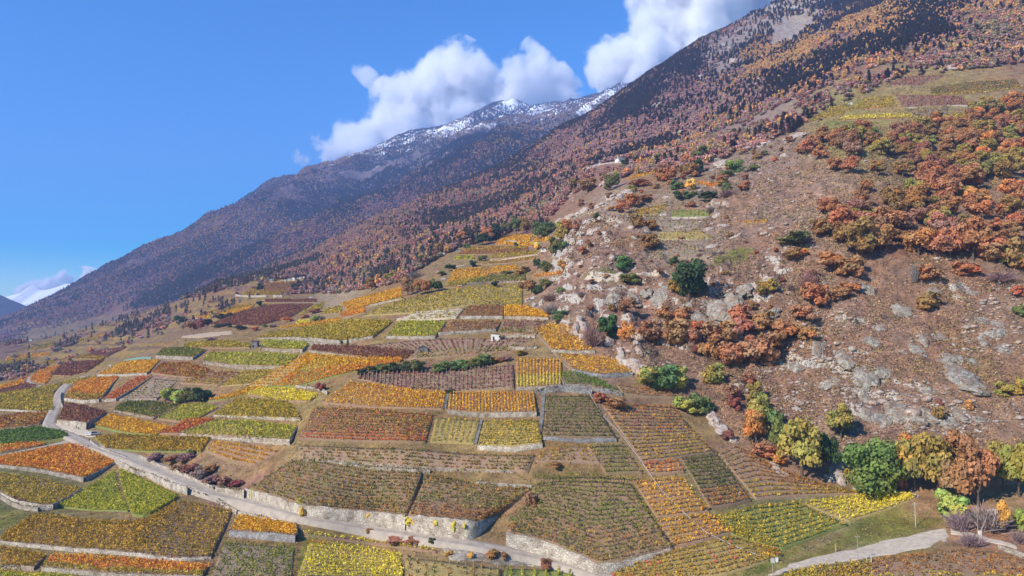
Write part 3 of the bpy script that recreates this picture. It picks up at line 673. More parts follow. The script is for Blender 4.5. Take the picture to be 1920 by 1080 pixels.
def free_wall(label, line, h, mat=None, n=60, top=False):
    """a wall not tied to a plot; the line is its foot, or its top when top is set"""
    q = resample(pts(line), n); hv = np.interp(np.linspace(0, 1, n), np.linspace(0, 1, len(h)), h) if np.ndim(h) else np.full(n, float(h))
    p = lift_hit(*q.T, hv) if top else hit(*q.T)
    for _ in range(2): p[1:-1, :2] = (p[:-2, :2] + 2 * p[1:-1, :2] + p[2:, :2]) / 4
    ft = p.copy(); ft[:, 2] = ground(p[:, 0], p[:, 1]) - .5; tp = ft.copy(); tp[:, 2] += hv + .5
    m = ft[n // 2].copy(); w = empty('stone_wall', m); stone_wall('wall_face', ft - m, tp - m, mat or STONE, w, n + int(m[0]) % 50)
    return tag(w, label, 'wall', 'free-standing walls', 'thing')
# ------------------------------------------------------------------ below the road
plot('orange gold plot below the road junction', 'A 0,455 240,485 475,530', 'A 0,418 200,378 380,342 480,352 570,402 655,440', [1.8,1.8,2.6], 'orange', gap=1.5, tall=1.3)
plot('purple and ochre striped plot at the left edge', 'A 0,608 100,662 220,682 300,680', 'A 0,505 200,528 462,590', [2.6,3,3,2.8], 'goldol', gap=2.0, dens=.85, soil='mauve', tall=1.0, pal2='burg', split=.0, stone='pale')
plot('yellow green plot left of the dark drain', 'A 325,690 520,712 722,716', 'A 495,588 570,540 645,492', 0.5, 'yelgr', gap=1.5, soil='green')
plot('yellow green plot right of the dark drain', 'A 745,738 800,742 840,735', 'A 670,482 840,560 1000,640', 1.0, 'yelgr', gap=1.5, soil='green', side=False)
plot('large bronze plot of bushy vines below the roadside', 'A 0,885 400,925 700,945 1000,985 1190,975', 'A 30,850 210,728 480,775 800,785 1010,655 1310,715', [1.2,1.3,1.2,1.2,.6], 'goldbr', gap=1.55, dens=.86, soil='dark', tall=1.15, stone='pale')
plot('orange and gold strip at the bottom left', 'A 240,1035 600,1068 1130,1085', 'A 290,968 700,990 1000,1015 1180,1030', 1.2, 'orange', gap=1.5, pal2='goldol', split=.25)
plot('bronze corner plot at the far bottom left', 'A 0,1025 190,1035', 'A 0,925 260,970', 1.3, 'goldbr', gap=1.5)
plot('yellow strip along the bottom left corner', 'A -40,1110 420,1115', 'A -40,1062 180,1075 400,1090', 0, 'yelgr', gap=1.5)
plot('small gold plot above the slab stone wall', 'A 1295,828 1480,840 1665,856', 'A 1345,748 1500,770 1665,802', [2.6,2.8,3.0], 'gold', gap=1.5, soil='dark', stone='grey')
plot('sparse green vines on grey soil at the bottom', 'A 1180,1110 1640,1115', 'A 1262,895 1460,910 1655,925', 0, 'olive', gap=1.9, dens=.62, soil='grey', tall=1.3)
plot('bright yellow striped rows at the bottom centre', 'B -10,1095 590,1095', 'B 62,888 300,912 570,965', .6, 'gold', gap=2.5, soil='straw', tall=1.4, pal2='bright', split=.99)
plot('thin yellow hedge strip below the road', 'B 30,858 350,898 620,932 780,958', 'B 30,832 350,872 620,906 780,938', 0, 'bright', gap=1.7, dens=.8)
plot('bare brown plot with pale stakes at the bottom', 'B 600,1095 1140,1095', 'B 600,980 800,998 1140,1045', 0, 'dull', 't', gap=2.4, dens=.35, soil='straw', stakes=2.4, tall=.8)
plot('upright yellow rows at the bottom edge', 'B 1150,1115 1560,1115', 'B 1160,1040 1450,1050 1560,1078', 0, 'yelgr', 't', gap=3.0, soil='green', tall=1.6)
# ------------------------------------------------------------------ left of the road and above it
plot('orange strip under the green bank', 'A 0,390 250,346', 'A 0,352 120,336 250,338', 0, 'orange', gap=1.5)
plot('ivy green bank beside the road junction', 'A 0,345 180,330 385,300', 'A 0,272 120,258 230,252 360,280', .6, 'green', gap=1.4, dens=1.0, soil='green', tall=1.6, step=.9)
plot('russet plot left of the road bend', 'A -40,258 150,240 225,222', 'A -40,195 120,168 275,158', 1.0, 'rust', gap=1.6)
plot('olive gold plot left of the road bend', 'A -40,140 240,156 298,148', 'A -40,100 150,68 300,55', 1.2, 'goldol', gap=1.6, stone='pale')
plot('yellow olive strip beyond the road at left', 'D -40,838 140,800 295,770', 'D -40,782 200,748 370,716', .8, 'goldol', gap=1.6)
plot('dark brown plot at the left edge', 'D -40,780 150,752 215,736', 'D -40,748 80,727 150,716', 0, 'burg', gap=1.6, dens=.6)
plot('gold plot uphill of the road bend', 'D 365,800 480,815 560,808', 'D 430,716 520,692 668,680', [2.4,2.6,2.4], 'orange', 't', gap=1.6, pal2='goldbr', split=.25, stone='pale')
plot('narrow flame orange strip', 'D 572,808 652,805', 'D 765,686 860,677', 2.2, 'redor', 't', gap=1.5, stone='pale')
plot('stony mauve fallow beside the orange strip', 'D 672,808 880,806', 'D 872,692 1000,702', 1.4, 'dull', gap=2.2, dens=.35, soil='grey', tall=.7)
plot('burgundy terrace above the gravel parking', 'A 325,202 410,212 490,222', 'A 370,112 480,130 598,163', [2.4,3.0,3.4], 'burg', gap=1.5, stone='pale')
plot('gold rows right of the burgundy terrace', 'A 525,236 700,276 880,290', 'A 615,174 760,202 960,246', .8, 'gold', gap=2.0, soil='green', pal2='goldol', split=.0)
plot('dark olive rows below the green bushes', 'A 640,150 750,170 862,193', 'A 690,108 850,99 1020,121', 1.2, 'darkol', gap=1.7, pal2='olive', split=.4)
plot('yellow green plot right of the olive rows', 'A 885,196 1010,215 1120,190', 'A 1035,123 1150,111 1230,136', .8, 'yelgr', gap=1.6)
plot('orange red wedge between green plots', 'A 888,282 1000,279', 'A 1080,196 1210,202', .8, 'redor', gap=1.5)
plot('long yellow green plot above the pale wall', 'A 1010,281 1350,302 1630,318', 'A 1218,206 1450,217 1668,247', [1.0,2.4,3.2], 'yelgr', 't', gap=1.7, stone='pale')
plot('golden hump plot beside the road', 'A 592,366 800,381 1130,386', 'A 530,302 640,287 900,301 1190,306', .4, 'goldbr', gap=1.6, dens=.95, soil='green')
plot('gold rows above the mauve scrub', 'A 1155,378 1300,442 1420,460', 'A 1218,328 1400,347 1570,377', .8, 'gold', gap=1.9)
plot('lemon yellow plot left of the red bush', 'A 1388,58 1550,98 1740,102', 'A 1462,27 1600,26 1790,62', .5, 'bright', gap=1.6)
plot('gold strips below the lemon plot', 'A 1200,178 1500,190 1690,196', 'A 1332,87 1500,93 1625,112', [.6,1.2,1.6], 'goldol', gap=2.1, soil='straw', stone='pale')
plot('green terrace right below the stone hut', 'D 1140,592 1350,618 1600,622', 'D 1182,548 1420,548 1680,562', [2.8,3.2,1.4], 'yelgr', gap=1.7)
plot('olive terrace left of the stone hut', 'D 880,562 1000,566 1090,570', 'D 922,522 1040,520 1160,532', [2.6,3,2.6], 'olive', gap=1.7)
plot('thin gold strip left of the stone hut', 'D 1030,516 1250,518 1405,515', 'D 1050,492 1260,478 1405,498', .8, 'goldol', gap=1.7)
plot('green plot right of the stone hut', 'D 1470,520 1600,526 1702,528', 'D 1480,476 1600,480 1740,492', [2.2,2.6,2.6], 'yelgr', gap=1.7)
plot('gold terrace below the green netting', 'D 550,668 700,668 830,660', 'D 690,600 800,590 900,590', 1.4, 'gold', gap=1.7, stone='pale')
plot('russet terrace right of the gold terrace', 'D 850,660 1000,680 1130,690', 'D 908,606 1050,602 1180,640', .8, 'rust', gap=1.6)
plot('brown orange plot above the green bushes', 'D 1008,716 1220,730', 'D 1175,652 1350,656', .6, 'dullor', gap=1.6, pal2='goldbr', split=.4)
plot('olive brown plot beside the diagonal gold rows', 'D 1240,735 1400,722', 'D 1362,656 1560,646', .4, 'goldol', gap=1.8, soil='straw')
plot('diagonal gold rows climbing past the hut', 'D 1405,732 1500,732', 'D 1690,567 1800,567', .3, 'gold', gap=2.6, soil='straw')
plot('wide gold field with an orange lower edge', 'D 1510,740 1700,737 E 60,716 E 300,655 E 575,595', 'D 1812,567 E 30,550 E 200,565 E 400,578 E 580,580', .3, 'gold', gap=1.8, soil='green', pal2='orange', split=.42)
plot('gold stripes right of the green bushes', 'D 1160,818 1300,803', 'D 1400,737 1505,737', .3, 'gold', gap=2.6, soil='green')
# ------------------------------------------------------------------ the middle terraces
plot('large gold plot left of the middle steps', 'E 130,828 400,852 815,862', 'E 290,716 440,728 620,756 828,772', .5, 'gold', 't', gap=1.35, fleck=.015)
plot('gold plot with red flecks right of the steps', 'E 838,868 1000,884 1340,882', 'E 846,774 1090,772 1325,774', [1.8,2.2,2.0], 'gold', 't', gap=1.35, fleck=.02)
plot('red and orange striped plot in the middle', 'B 0,312 380,328 715,332', 'B 92,137 400,147 760,178', .5, 'rust', gap=1.75, soil='dark', pal2='redor', split=.2, tall=1.15, fleck=.04)
plot('dotted gold plot below the long wall', 'B 742,328 985,338', 'B 772,192 1018,207', .5, 'goldol', 't', gap=2.0, step=1.5, soil='straw', tall=1.2)
plot('pale olive plot right of the dotted plot', 'B 1010,345 1200,356 1370,334', 'B 1042,212 1200,210 1345,208', [2.0,2.2,2.0], 'goldol', gap=1.5, soil='straw', tall=.9, stone='pale')
plot('dark olive terrace with ruled rows', 'B 1375,302 1580,306 1785,306', 'B 1392,72 1510,70 1632,72', [.8,2.0,1.6], 'darkol', gap=2.1, soil='dark', tall=1.15, stone='grey', width=.2)
plot('overgrown olive plot above the long road wall', 'A 1385,588 B 30,690 B 300,714 B 605,744', 'A 1640,440 B 160,432 B 400,472 B 700,492', [3.5,3.6,4.2,5.0], 'dull', gap=1.5, dens=.8, soil='dark', tall=1.1, pal2='goldol', split=.0, stone='pale', side=False, wall_label='tall pale masonry wall above the road at left centre')
plot('overgrown ochre plot right of the footpath', 'B 612,745 850,769 1000,788 1110,740', 'B 722,512 1000,562 1310,592', [5.0,5.5,5.5,.6], 'dull', gap=1.5, dens=.8, soil='dark', tall=1.1, pal2='dullor', split=.35, stone='pale', side=False, wall_label='tall pale masonry wall left of the ramp')
plot('scrubby brown terrace under the long wall', 'B 0,432 300,442 700,476 1290,498', 'B 0,348 700,372 1000,398 1330,404', [.8,1.1,.8,.5], 'dull', gap=1.6, dens=.6, soil='mauve', tall=.9, pal2='goldbr', split=.0)
plot('gold brown slope beside the ruled rows', 'B 1335,436 1500,440 1700,448', 'B 1362,392 1520,350 1640,350', .5, 'goldbr', gap=1.8, dens=.75, soil='mauve')
plot('green rows below the ruled terrace', 'C 85,398 245,392', 'C 12,274 155,270', .6, 'olive', gap=1.9, soil='dark')
plot('large curved olive plot above the road wall', 'B 1168,832 1450,908 1690,1020 C 388,722', 'B 1332,566 1500,545 1750,550 C 197,442', [4.2,4.4,3.2,.3], 'olive', gap=1.85, dens=.94, soil='brown', tall=1.3, stone='pale', pal2='dull', split=.35, width=.34, side=False, wall_label='curved pale stone wall above the road at right centre')
plot('dark gold hedge along the top of the olive plot', 'B 1325,560 1600,548 1900,560', 'B 1330,532 1600,524 1900,540', 0, 'darkol', gap=1.5, tall=1.9, step=.8)
plot('gold rows left of the dark red terrace', 'C 312,592 430,577 540,562', 'C 206,432 310,420 412,412', .5, 'gold', gap=1.9, tall=1.3)
plot('lower gold rows beside the pipe', 'C 388,722 520,690 645,650', 'C 312,600 430,586 542,574', .5, 'gold', gap=1.9, tall=1.3)
plot('red brown ruled rows right of the pipe', 'C 246,346 420,322 560,300', 'C 66,90 200,92 380,102', .4, 'rust', gap=2.05, soil='mauve', tall=1.05, pal2='goldbr', split=.45, width=.2)
plot('short orange rows in the middle of the slope', 'C 272,396 360,398 430,388', 'C 246,352 330,345 402,332', .6, 'redor', gap=1.9, pal2='orange', split=.6)
plot('dark green and red ruled block', 'C 542,546 630,535 722,510', 'C 412,328 490,320 572,312', .9, 'darkol', gap=2.05, pal2='rust', split=.3, soil='dark', width=.2)
plot('mauve ruled fan below the oak trees', 'C 742,506 980,492 1225,480', 'C 576,306 650,268 760,335 880,400', .5, 'dullor', gap=2.1, soil='mauve', tall=.95, pal2='goldbr', split=.3, width=.22)
plot('brilliant yellow plot by the gravel track', 'C 1152,604 1300,560 1448,500', 'C 948,522 1100,502 1250,487 1385,490', .4, 'bright', gap=1.4, soil='straw')
plot('green and gold plot below the brilliant yellow one', 'C 640,662 850,732 1150,620', 'C 562,592 720,542 930,522', .4, 'goldol', gap=1.8, soil='green', dens=.9)
plot('long bronze band along the bottom right', 'C 100,880 600,845 860,755', 'C 120,808 390,735 640,668 835,735', .4, 'goldbr', gap=1.8, soil='straw', fleck=.04, tall=1.1)
plot('rusty open plot in the bottom right corner', 'N 400,700 1200,720 1950,720', 'N 880,560 1150,520 1500,490 1950,560', .3, 'dullor', gap=2.0, soil='mauve', dens=.6, tall=.9, pal2='goldol', split=.25)
plot('gold vines in front of the white posts', 'N 240,690 600,720 880,720', 'N 300,650 600,592 860,570', .3, 'goldol', gap=1.7, dens=.85)
# ------------------------------------------------------------------ around the two white huts
plot('mauve plot of pale stakes below the hedge', 'E 335,692 620,756 850,766 1213,742', 'E 335,668 700,655 1000,632 1210,614', [.4,.6,.8,1.0], 'mauve', 't', gap=2.1, dens=.75, soil='mauve', stakes=2.1, tall=.9)
plot('golden plot right of the mauve stakes', 'E 1222,742 1350,738 1478,724', 'E 1222,590 1350,585 1480,590', 1.2, 'gold', 't', gap=1.4, pal2='bright', split=.4)
plot('golden triangle under the cliff', 'O 332,460 600,474 820,470', 'O 145,232 290,176 355,182', 1.2, 'gold', gap=2.2, soil='dark', tall=1.35, width=.2)
plot('golden shelf beside the red tarpaulin', 'O 560,682 900,742 1235,716', 'O 405,515 700,535 1045,566', 1.8, 'gold', gap=2.0, soil='dark', stone='grey')
plot('dark green strip below the golden shelf', 'O 482,854 700,850 1118,940', 'O 404,718 570,718 830,792', [2.2,2.6,2.0], 'green', gap=1.8, soil='dark', stone='grey')
plot('orange brown strip below the green scrub', 'O 1130,952 1400,986 1715,990', 'O 1052,852 1300,882 1715,932', 1.0, 'dullor', gap=1.8, dens=.8, soil='mauve', stone='grey')
plot('mauve meadow plot around the white hut', 'E 605,582 900,562 1180,532', 'E 392,502 780,470 1320,464', .4, 'mauve', 't', gap=2.4, dens=.55, soil='mauve', tall=.7, stakes=4.8, pal2='dull', split=.4)
plot('burgundy strip left of the slate hut', 'E 62,532 380,576 600,582', 'E 82,508 370,512 660,542', [1.4,1.2,.5], 'burg', gap=1.7, dens=.8, soil='mauve')
plot('yellow green plot above the dark cypress', 'E 495,452 640,456 770,452', 'E 556,372 700,370 834,372', [1.6,1.8,1.6], 'yelgr', 't', gap=1.8, soil='straw')
plot('olive gold plot left of the cypress', 'E -20,460 250,478 420,452', 'E 0,405 300,362 530,372', [1.8,2.2,1.4], 'goldol', 't', gap=1.8, soil='straw')
plot('orange mauve plot above the white hut', 'E 786,434 950,424 1110,414', 'E 862,372 1000,370 1140,372', 1.6, 'dullor', 't', gap=1.9, dens=.85, soil='mauve')
plot('mauve plot right of the white hut', 'E 1130,438 1330,446', 'E 1152,372 1400,368', .9, 'mauve', 't', gap=1.9, dens=.6, soil='mauve', pal2='dull', split=.5)
plot('rust plot above the long pale wall', 'K 1022,886 1200,884 1385,886', 'K 1092,802 1240,796 1392,796', 2.0, 'dullor', gap=1.8, soil='mauve', stone='pale', side=False)
plot('gold plot beneath the pale cliff ledge', 'K 1392,886 1600,890 1775,896', 'K 1396,796 1560,800 1740,852', 2.0, 'gold', 't', gap=1.7, stone='pale', side=False)
plot('olive slope of broken terraces', 'K 185,880 640,852 1070,792 1555,790', 'K 520,748 700,712 1050,642 1555,612', [.8,.8,.5,.5], 'goldol', gap=2.2, dens=.7, soil='straw', pal2='olive', split=.0)
plot('white stepped terraces on the olive slope', 'K 472,914 730,912 985,896', 'K 650,852 850,835 1058,812', 1.0, 'goldol', gap=2.6, dens=.6, soil='pale', tall=.7, stone='pale')
plot('gold band left of the rust trees', 'K 65,852 250,786 518,726', 'K 0,778 250,702 508,642', [.8,1.6,1.4], 'gold', gap=1.8, pal2='goldol', split=.0, stone='pale')
plot('green rows behind the low dark bush', 'K 1062,604 1250,590 1580,580', 'K 1172,546 1400,538 1580,532', 1.2, 'olive', 't', gap=2.0)
plot('gold slope left of the green rows', 'K 895,634 1000,630 1165,580', 'K 962,492 1080,478 1200,472', .5, 'gold', gap=1.8, pal2='goldol', split=.3)
plot('gold strip above the green rows', 'K 1172,572 1300,522 1500,482', 'K 1212,482 1330,462 1500,452', .5, 'gold', gap=1.8)
plot('olive gold terrace above the pale track', 'K 1272,390 1400,386 1680,346', 'K 1312,352 1500,342 1680,330', .9, 'goldol', gap=1.7)
plot('small yellow green terrace on the crest', 'K 962,398 1140,394', 'K 982,372 1130,366', .5, 'yelgr', gap=1.7)
plot('ochre strip under the pale track', 'K 1192,440 1400,430 1660,402', 'K 1262,414 1440,404 1670,364', .5, 'goldbr', gap=1.7)
plot('dull orange terrace near the crest', 'K 1002,354 1230,350 1600,334', 'K 1082,302 1300,292 1600,292', .5, 'goldbr', gap=1.7, pal2='dullor', split=.5)
plot('gold terrace left of the bend in the track', 'K 1312,270 1640,282', 'K 1372,234 1420,250 1640,262', .5, 'gold', gap=1.7)
plot('topmost gold terrace under the dark oaks', 'K 1332,246 1420,228 1600,250', 'K 1422,198 1530,190 1640,192', .5, 'gold', gap=1.7)
plot('small gold corner beside the ivy oak', 'K 1642,250 1790,250', 'K 1660,218 1830,204', .5, 'gold', gap=1.7)
plot('orange tip at the end of the gold band', 'K 0,882 60,882 200,850', 'K 0,858 120,822 200,812', .4, 'orange', gap=1.7)
plot('gold strip left of the pale cliff', 'K 1642,556 1880,532', 'K 1652,532 1900,502', .5, 'orange', gap=1.7)
# ------------------------------------------------------------------ the farther slope on the left
plot('broad burgundy field far to the left', 'J 432,776 950,790 1330,702', 'J 835,612 1130,552 1608,546', .5, 'burg', gap=1.7, soil='mauve')
plot('burgundy band above the burgundy field', 'J 1062,520 1640,520', 'J 1062,492 1640,487', .5, 'burg', gap=1.7)
plot('ochre field left of the burgundy field', 'J 272,702 500,702 900,602', 'J 392,642 700,572 948,542', .5, 'goldbr', gap=1.7, pal2='gold', split=.5)
plot('gold field beside the round green bush', 'J 1202,816 1500,802 1920,762', 'J 1422,782 1700,732 1920,692', .5, 'gold', gap=1.7)
plot('gold slope above the long grey wall', 'J 992,926 1500,912 1920,962', 'J 1222,852 1550,822 1920,792', [.6,2.2,2.4], 'goldol', gap=1.7)
plot('small lemon plot behind the round bush', 'J 1402,766 1560,756', 'J 1442,732 1572,726', .5, 'bright', gap=1.7)
plot('ochre wedge right of the burgundy field', 'J 1432,672 1690,602', 'J 1622,562 1732,527', .5, 'goldol', gap=1.7)
plot('gold patch near the pale boulders', 'J 1692,656 1920,642', 'J 1742,602 1920,562', .5, 'goldol', gap=1.7)
plot('mauve field below the village houses', 'J 772,440 1000,448 1240,440', 'J 1102,312 1250,300 1440,292', .5, 'dullor', gap=1.7, pal2='goldbr', split=.4)
plot('burgundy block beyond the road', 'I 548,860 800,870', 'I 742,726 890,716', .5, 'burg', gap=1.7)
plot('second burgundy block beyond the road', 'I 832,868 960,830', 'I 902,716 1158,702', .5, 'burg', gap=1.7)
plot('orange field beside the far road bend', 'I 340,915 505,960', 'I 452,802 702,746', .5, 'orange', gap=1.7)
plot('gold strip between road and burgundy blocks', 'I 552,1000 800,960', 'I 762,922 1100,872', .5, 'goldol', gap=1.7)
plot('gold strip at the left edge beyond the road', 'I -60,1050 270,960', 'I -60,1010 200,930 300,880', .5, 'gold', gap=1.7, pal2='orange', split=.4)
plot('mauve stony field beyond the burgundy blocks', 'I 992,642 1200,656', 'I 1042,602 1420,548', .5, 'mauve', gap=1.7)
for lab_, lo_, up_, pa_ in (('thin gold strip lowest on the far left terraces', 'I 60,700 400,660 560,640', 'I 80,655 400,615 560,602', 'gold'), ('thin olive strip on the far left terraces', 'I 300,600 500,560 600,522', 'I 320,562 480,522 620,482', 'goldol'), ('short gold strip beside the conifers on the far left', 'I 985,470 1080,442 1180,420', 'I 1012,432 1100,402 1190,386', 'gold'),
    ('ochre strip above the orange field on the far left', 'I 420,782 560,742 700,722', 'I 440,742 560,702 720,682', 'goldbr'), ('small olive strip under the conifers on the far left', 'I 872,492 1000,482 1080,490', 'I 902,462 1040,442 1130,432', 'goldol'), ('ochre strip above the burgundy blocks', 'I 762,682 950,672 1150,690', 'I 802,652 960,632 1180,662', 'goldbr'), ('long olive strip at the left edge of the far slope', 'I -60,760 200,720 330,690', 'I -60,720 200,680 330,655', 'goldol')):
    plot(lab_, lo_, up_, .6, pa_, gap=1.7)
# ------------------------------------------------------------------ high on the right
plot('golden rectangle high on the right', 'Q 462,302 660,280 880,258', 'Q 610,205 740,184 840,177', .5, 'goldol', gap=1.7, pal2='gold', split=.0)
plot('mauve field right of the golden rectangle', 'Q 932,270 1300,250 1480,246', 'Q 862,168 1100,172 1400,182', .5, 'mauve', gap=1.7, dens=.7)
plot('yellow ribbon above the green bank', 'Q 372,376 700,370 1008,356', 'Q 482,342 750,328 1000,320', .5, 'bright', gap=1.7, pal2='goldol', split=.3)
plot('olive field above the red oaks', 'Q 1002,420 1300,400 1470,372', 'Q 1012,352 1300,332 1480,317', .5, 'goldol', gap=1.7, pal2='green', split=.3)
plot('mauve field at the top right', 'Q 782,86 1050,92', 'Q 952,18 1300,4', .5, 'mauve', gap=1.7, dens=.7)
plot('wide olive field at the top right', 'Q 1152,176 1500,162 1900,112', 'Q 1152,112 1500,64 1850,42', .5, 'dull', gap=1.7, pal2='goldol', split=.2)
plot('grey stony field in the bend of the track', 'Q 962,300 1040,344 1290,322', 'Q 972,287 1200,272 1300,262', .5, 'dull', gap=2.0, dens=.4, soil='grey')
plot('olive field on the left shoulder of the hill', 'Q 92,410 250,372 430,332', 'Q 332,272 420,250 512,230', .5, 'goldol', gap=1.7)
# ------------------------------------------------------------------ on the rocky knoll
plot('straw terrace with a white wall on the knoll', 'L 905,812 1160,810 1430,800', 'L 952,742 1120,738 1300,737', [.8,1.2,1.0], 'goldol', 't', gap=2.2, dens=.5, soil='straw', stakes=4.0, tall=.7, stone='pale')
plot('grey staked terrace low on the knoll', 'L 872,960 1000,962 1400,1000', 'L 962,862 1150,858 1330,862', [1.0,.8,.8], 'dull', 't', gap=2.2, dens=.4, soil='grey', stakes=3.0, tall=.6, stone='pale')
plot('green brown terrace at the top of the knoll', 'L 1052,612 1200,612 1390,606', 'L 1052,545 1200,540 1390,540', [.6,1.4,1.2], 'dull', 't', gap=2.2, dens=.4, soil='green', stakes=4.0, tall=.6, stone='pale')
plot('grey staked terrace in the middle of the knoll', 'L 960,715 1150,720 1300,715', 'L 930,645 1100,640 1360,640', .4, 'dull', 't', gap=2.2, dens=.3, soil='grey', stakes=3.0, tall=.6)
plot('ochre terrace left on the knoll', 'L 645,592 800,590 930,582', 'L 702,556 850,530 1040,500', .5, 'goldbr', gap=2.0, dens=.7, soil='straw')
plot('mauve terrace with tall stakes under the bank', 'L 1000,545 1200,540 1385,538', 'L 1010,505 1200,490 1310,482', .6, 'mauve', 't', gap=2.5, dens=.3, soil='mauve', stakes=5.0, tall=.6)

plot('golden shelf behind the knoll', 'L 650,282 760,256 870,230', 'L 705,242 850,194 960,166', .5, 'gold', gap=1.7)
plot('ochre shelf below the hillside houses', 'L 560,202 800,172 940,150', 'L 592,182 780,142 1100,92', .5, 'goldbr', gap=1.7, pal2='gold', split=.5)
plot('orange strip between the upper green banks', 'L 1292,312 1420,340 1530,292', 'L 1292,297 1420,307 1560,257', .5, 'orange', gap=1.7)
plot('short yellow strip at the right of the knoll', 'L 1680,676 1800,672 1905,664', 'L 1700,652 1800,644 1905,640', .5, 'gold', gap=1.7)
plot('small ochre strip left of the long pale cliff', 'L 20,412 130,385 240,340', 'L 60,378 140,355 230,325', .5, 'goldbr', gap=1.7)
plot('dull ochre strip beside the village track', 'L 440,250 560,225 640,215', 'L 420,222 540,205 640,195', .5, 'goldol', gap=1.7)
# ------------------------------------------------------------------ walls that stand by themselves
free_wall('white wall on the downhill side of the road below the junction', 'A 665,470 750,510 835,528', [3.0,2.4], STONE_PALE)
free_wall('white wall on the downhill side of the road before the bend', 'A 850,535 960,590 1060,625', [2.4,3.0], STONE_PALE)
free_wall('short white wall below the road above the bronze plot', 'A 1095,625 1200,655 1330,735', 1.6, STONE_PALE)
free_wall('broken white wall under the road at the slab plot', 'A 1345,735 1500,770 1670,800', 1.2, STONE_PALE)
free_wall('long low wall on the uphill side of the road', 'A 510,325 560,365 640,400 760,440', [1.0,1.4,1.0], STONE_PALE)
free_wall('pale wall along the mauve scrub above the road', 'A 780,420 900,480 1050,540 1200,605', [2.0,2.4,1.8], STONE_PALE)
free_wall('broad pale wall corner right of the mauve scrub', 'A 1210,612 1290,635 1370,665', [2.6,4.6], STONE_PALE)
free_wall('white wall at the inside of the road bend', 'A 360,150 345,110 340,80 350,55', 1.6, STONE_PALE)
free_wall('low boulder wall at the lower left edge', 'A 0,640 60,680 120,705 220,718', 1.4, STONE)
free_wall('broken wall across the overgrown terrace', 'B 170,440 400,478 600,492 740,500', 1.0, STONE)
free_wall('low wall below the overgrown terrace', 'B 700,556 860,575', 1.0, STONE)
free_wall('broken wall above the overgrown ochre plot', 'B 1000,566 1180,578 1310,582', 1.1, STONE)
free_wall('pale wall beside the red bush', 'E -20,742 100,752 160,780', 1.4, STONE_PALE)
free_wall('wall behind the ruled olive terrace', 'O 130,960 250,940 500,930 780,955', [1.6,2.6,3.0,2.4], STONE_GREY)
free_wall('wall below the short mauve terrace', 'E 1180,525 1260,528 1340,520', 1.5, STONE_PALE)
free_wall('wall right of the white hut', 'E 1150,462 1250,455 1330,462', 1.2, STONE_PALE)
free_wall('low concrete wall in the bottom right corner', 'N 1740,480 1830,510 1930,550', 1.2, STONE_PALE)
free_wall('wall below the village field', 'J 730,452 900,466 1080,460', 2.4, STONE_PALE)
free_wall('white wall right below the village field', 'J 1150,468 1255,468', 3.6, STONE_PALE)
free_wall('long grey wall above the stone hut', 'J 1040,950 1400,985 1920,1030', 1.8, STONE)
free_wall('wall above the dark green strip', 'O 560,712 760,735 900,775', 1.0, STONE_GREY)
for i_, (a_, b_, w_) in enumerate((('K 480,912 730,908 985,893', 'lowest', .9), ('K 540,895 760,886 1000,872', 'second', .9), ('K 590,875 800,862 1020,846', 'third', .8), ('K 640,856 850,842 1050,822', 'uppermost', .8))):
    free_wall('thin white terrace wall, %s of four on the olive slope' % b_, a_, w_, STONE_PALE)
print('vines', N_VINES[0])
# ------------------------------------------------------------------ trees and shrubs
def crown_mesh(name, seed, n=900, lobes=11, flat=1.0, low=0.05, leaf=.062, shrub=False):
    """leaf clumps on the skin and inside of uneven lobes; unit size: about 1 wide and 1 tall, standing on z = 0"""
    rg = np.random.default_rng(seed); cs, rs = [], []
    for k in range(lobes):
        a = rg.uniform(0, 2 * math.pi); z = rg.uniform(.30 if not shrub else .12, .84 if not shrub else .74); rad = (.30 if not shrub else .34) * math.sqrt(max(.08, 1 - ((z - .5) / .52) ** 2)) * rg.uniform(.55, 1.1)
        cs.append((math.cos(a) * rad, math.sin(a) * rad, z)); rs.append(rg.uniform(.13, .23) * (1.0 if not shrub else 1.05))
    cs = np.array(cs); rs = np.array(rs); cs[0] = (0, 0, .5); rs[0] = .27
    w = rs ** 2; pick_ = rg.choice(lobes, n, p=w / w.sum()); d = rg.normal(size=(n, 3)); d /= np.linalg.norm(d, axis=1)[:, None]; d[:, 2] = np.where(d[:, 2] < -.55, -d[:, 2] * .4, d[:, 2])
    rr = rs[pick_] * np.where(rg.random(n) < .8, rg.uniform(.82, 1.12, n), rg.uniform(.2, .9, n))
    cen = cs[pick_] + d * rr[:, None] * np.array([1, 1, .82]); cen[:, 2] = np.maximum(cen[:, 2], low)
    # faces turned roughly outward so that each lobe has a lit and a shaded side
    nrm = d + rg.normal(0, .45, (n, 3)); nrm /= np.linalg.norm(nrm, axis=1)[:, None]; t = np.cross(nrm, rg.normal(size=(n, 3))); t /= np.linalg.norm(t, axis=1)[:, None]; b = np.cross(nrm, t)
    s = leaf * rg.uniform(.6, 1.35, n); t *= s[:, None]; b *= (s * rg.uniform(.6, 1, n))[:, None]
    V = np.stack([cen - t - b, cen + t - b * .6, cen + t * .7 + b, cen - t * .8 + b * .8], 1).reshape(-1, 3)
    lobe_tone = rg.uniform(.82, 1.16, lobes); warm = rg.normal(0, .10, lobes)
    sh = lobe_tone[pick_] * rg.uniform(.78, 1.2, n); col = np.stack([sh * (1 + warm[pick_]), sh, sh * (1 - warm[pick_] * .6)], -1)
    return np_mesh(name, V, np.arange(len(V)).reshape(-1, 4), np.repeat(col, 4, axis=0))
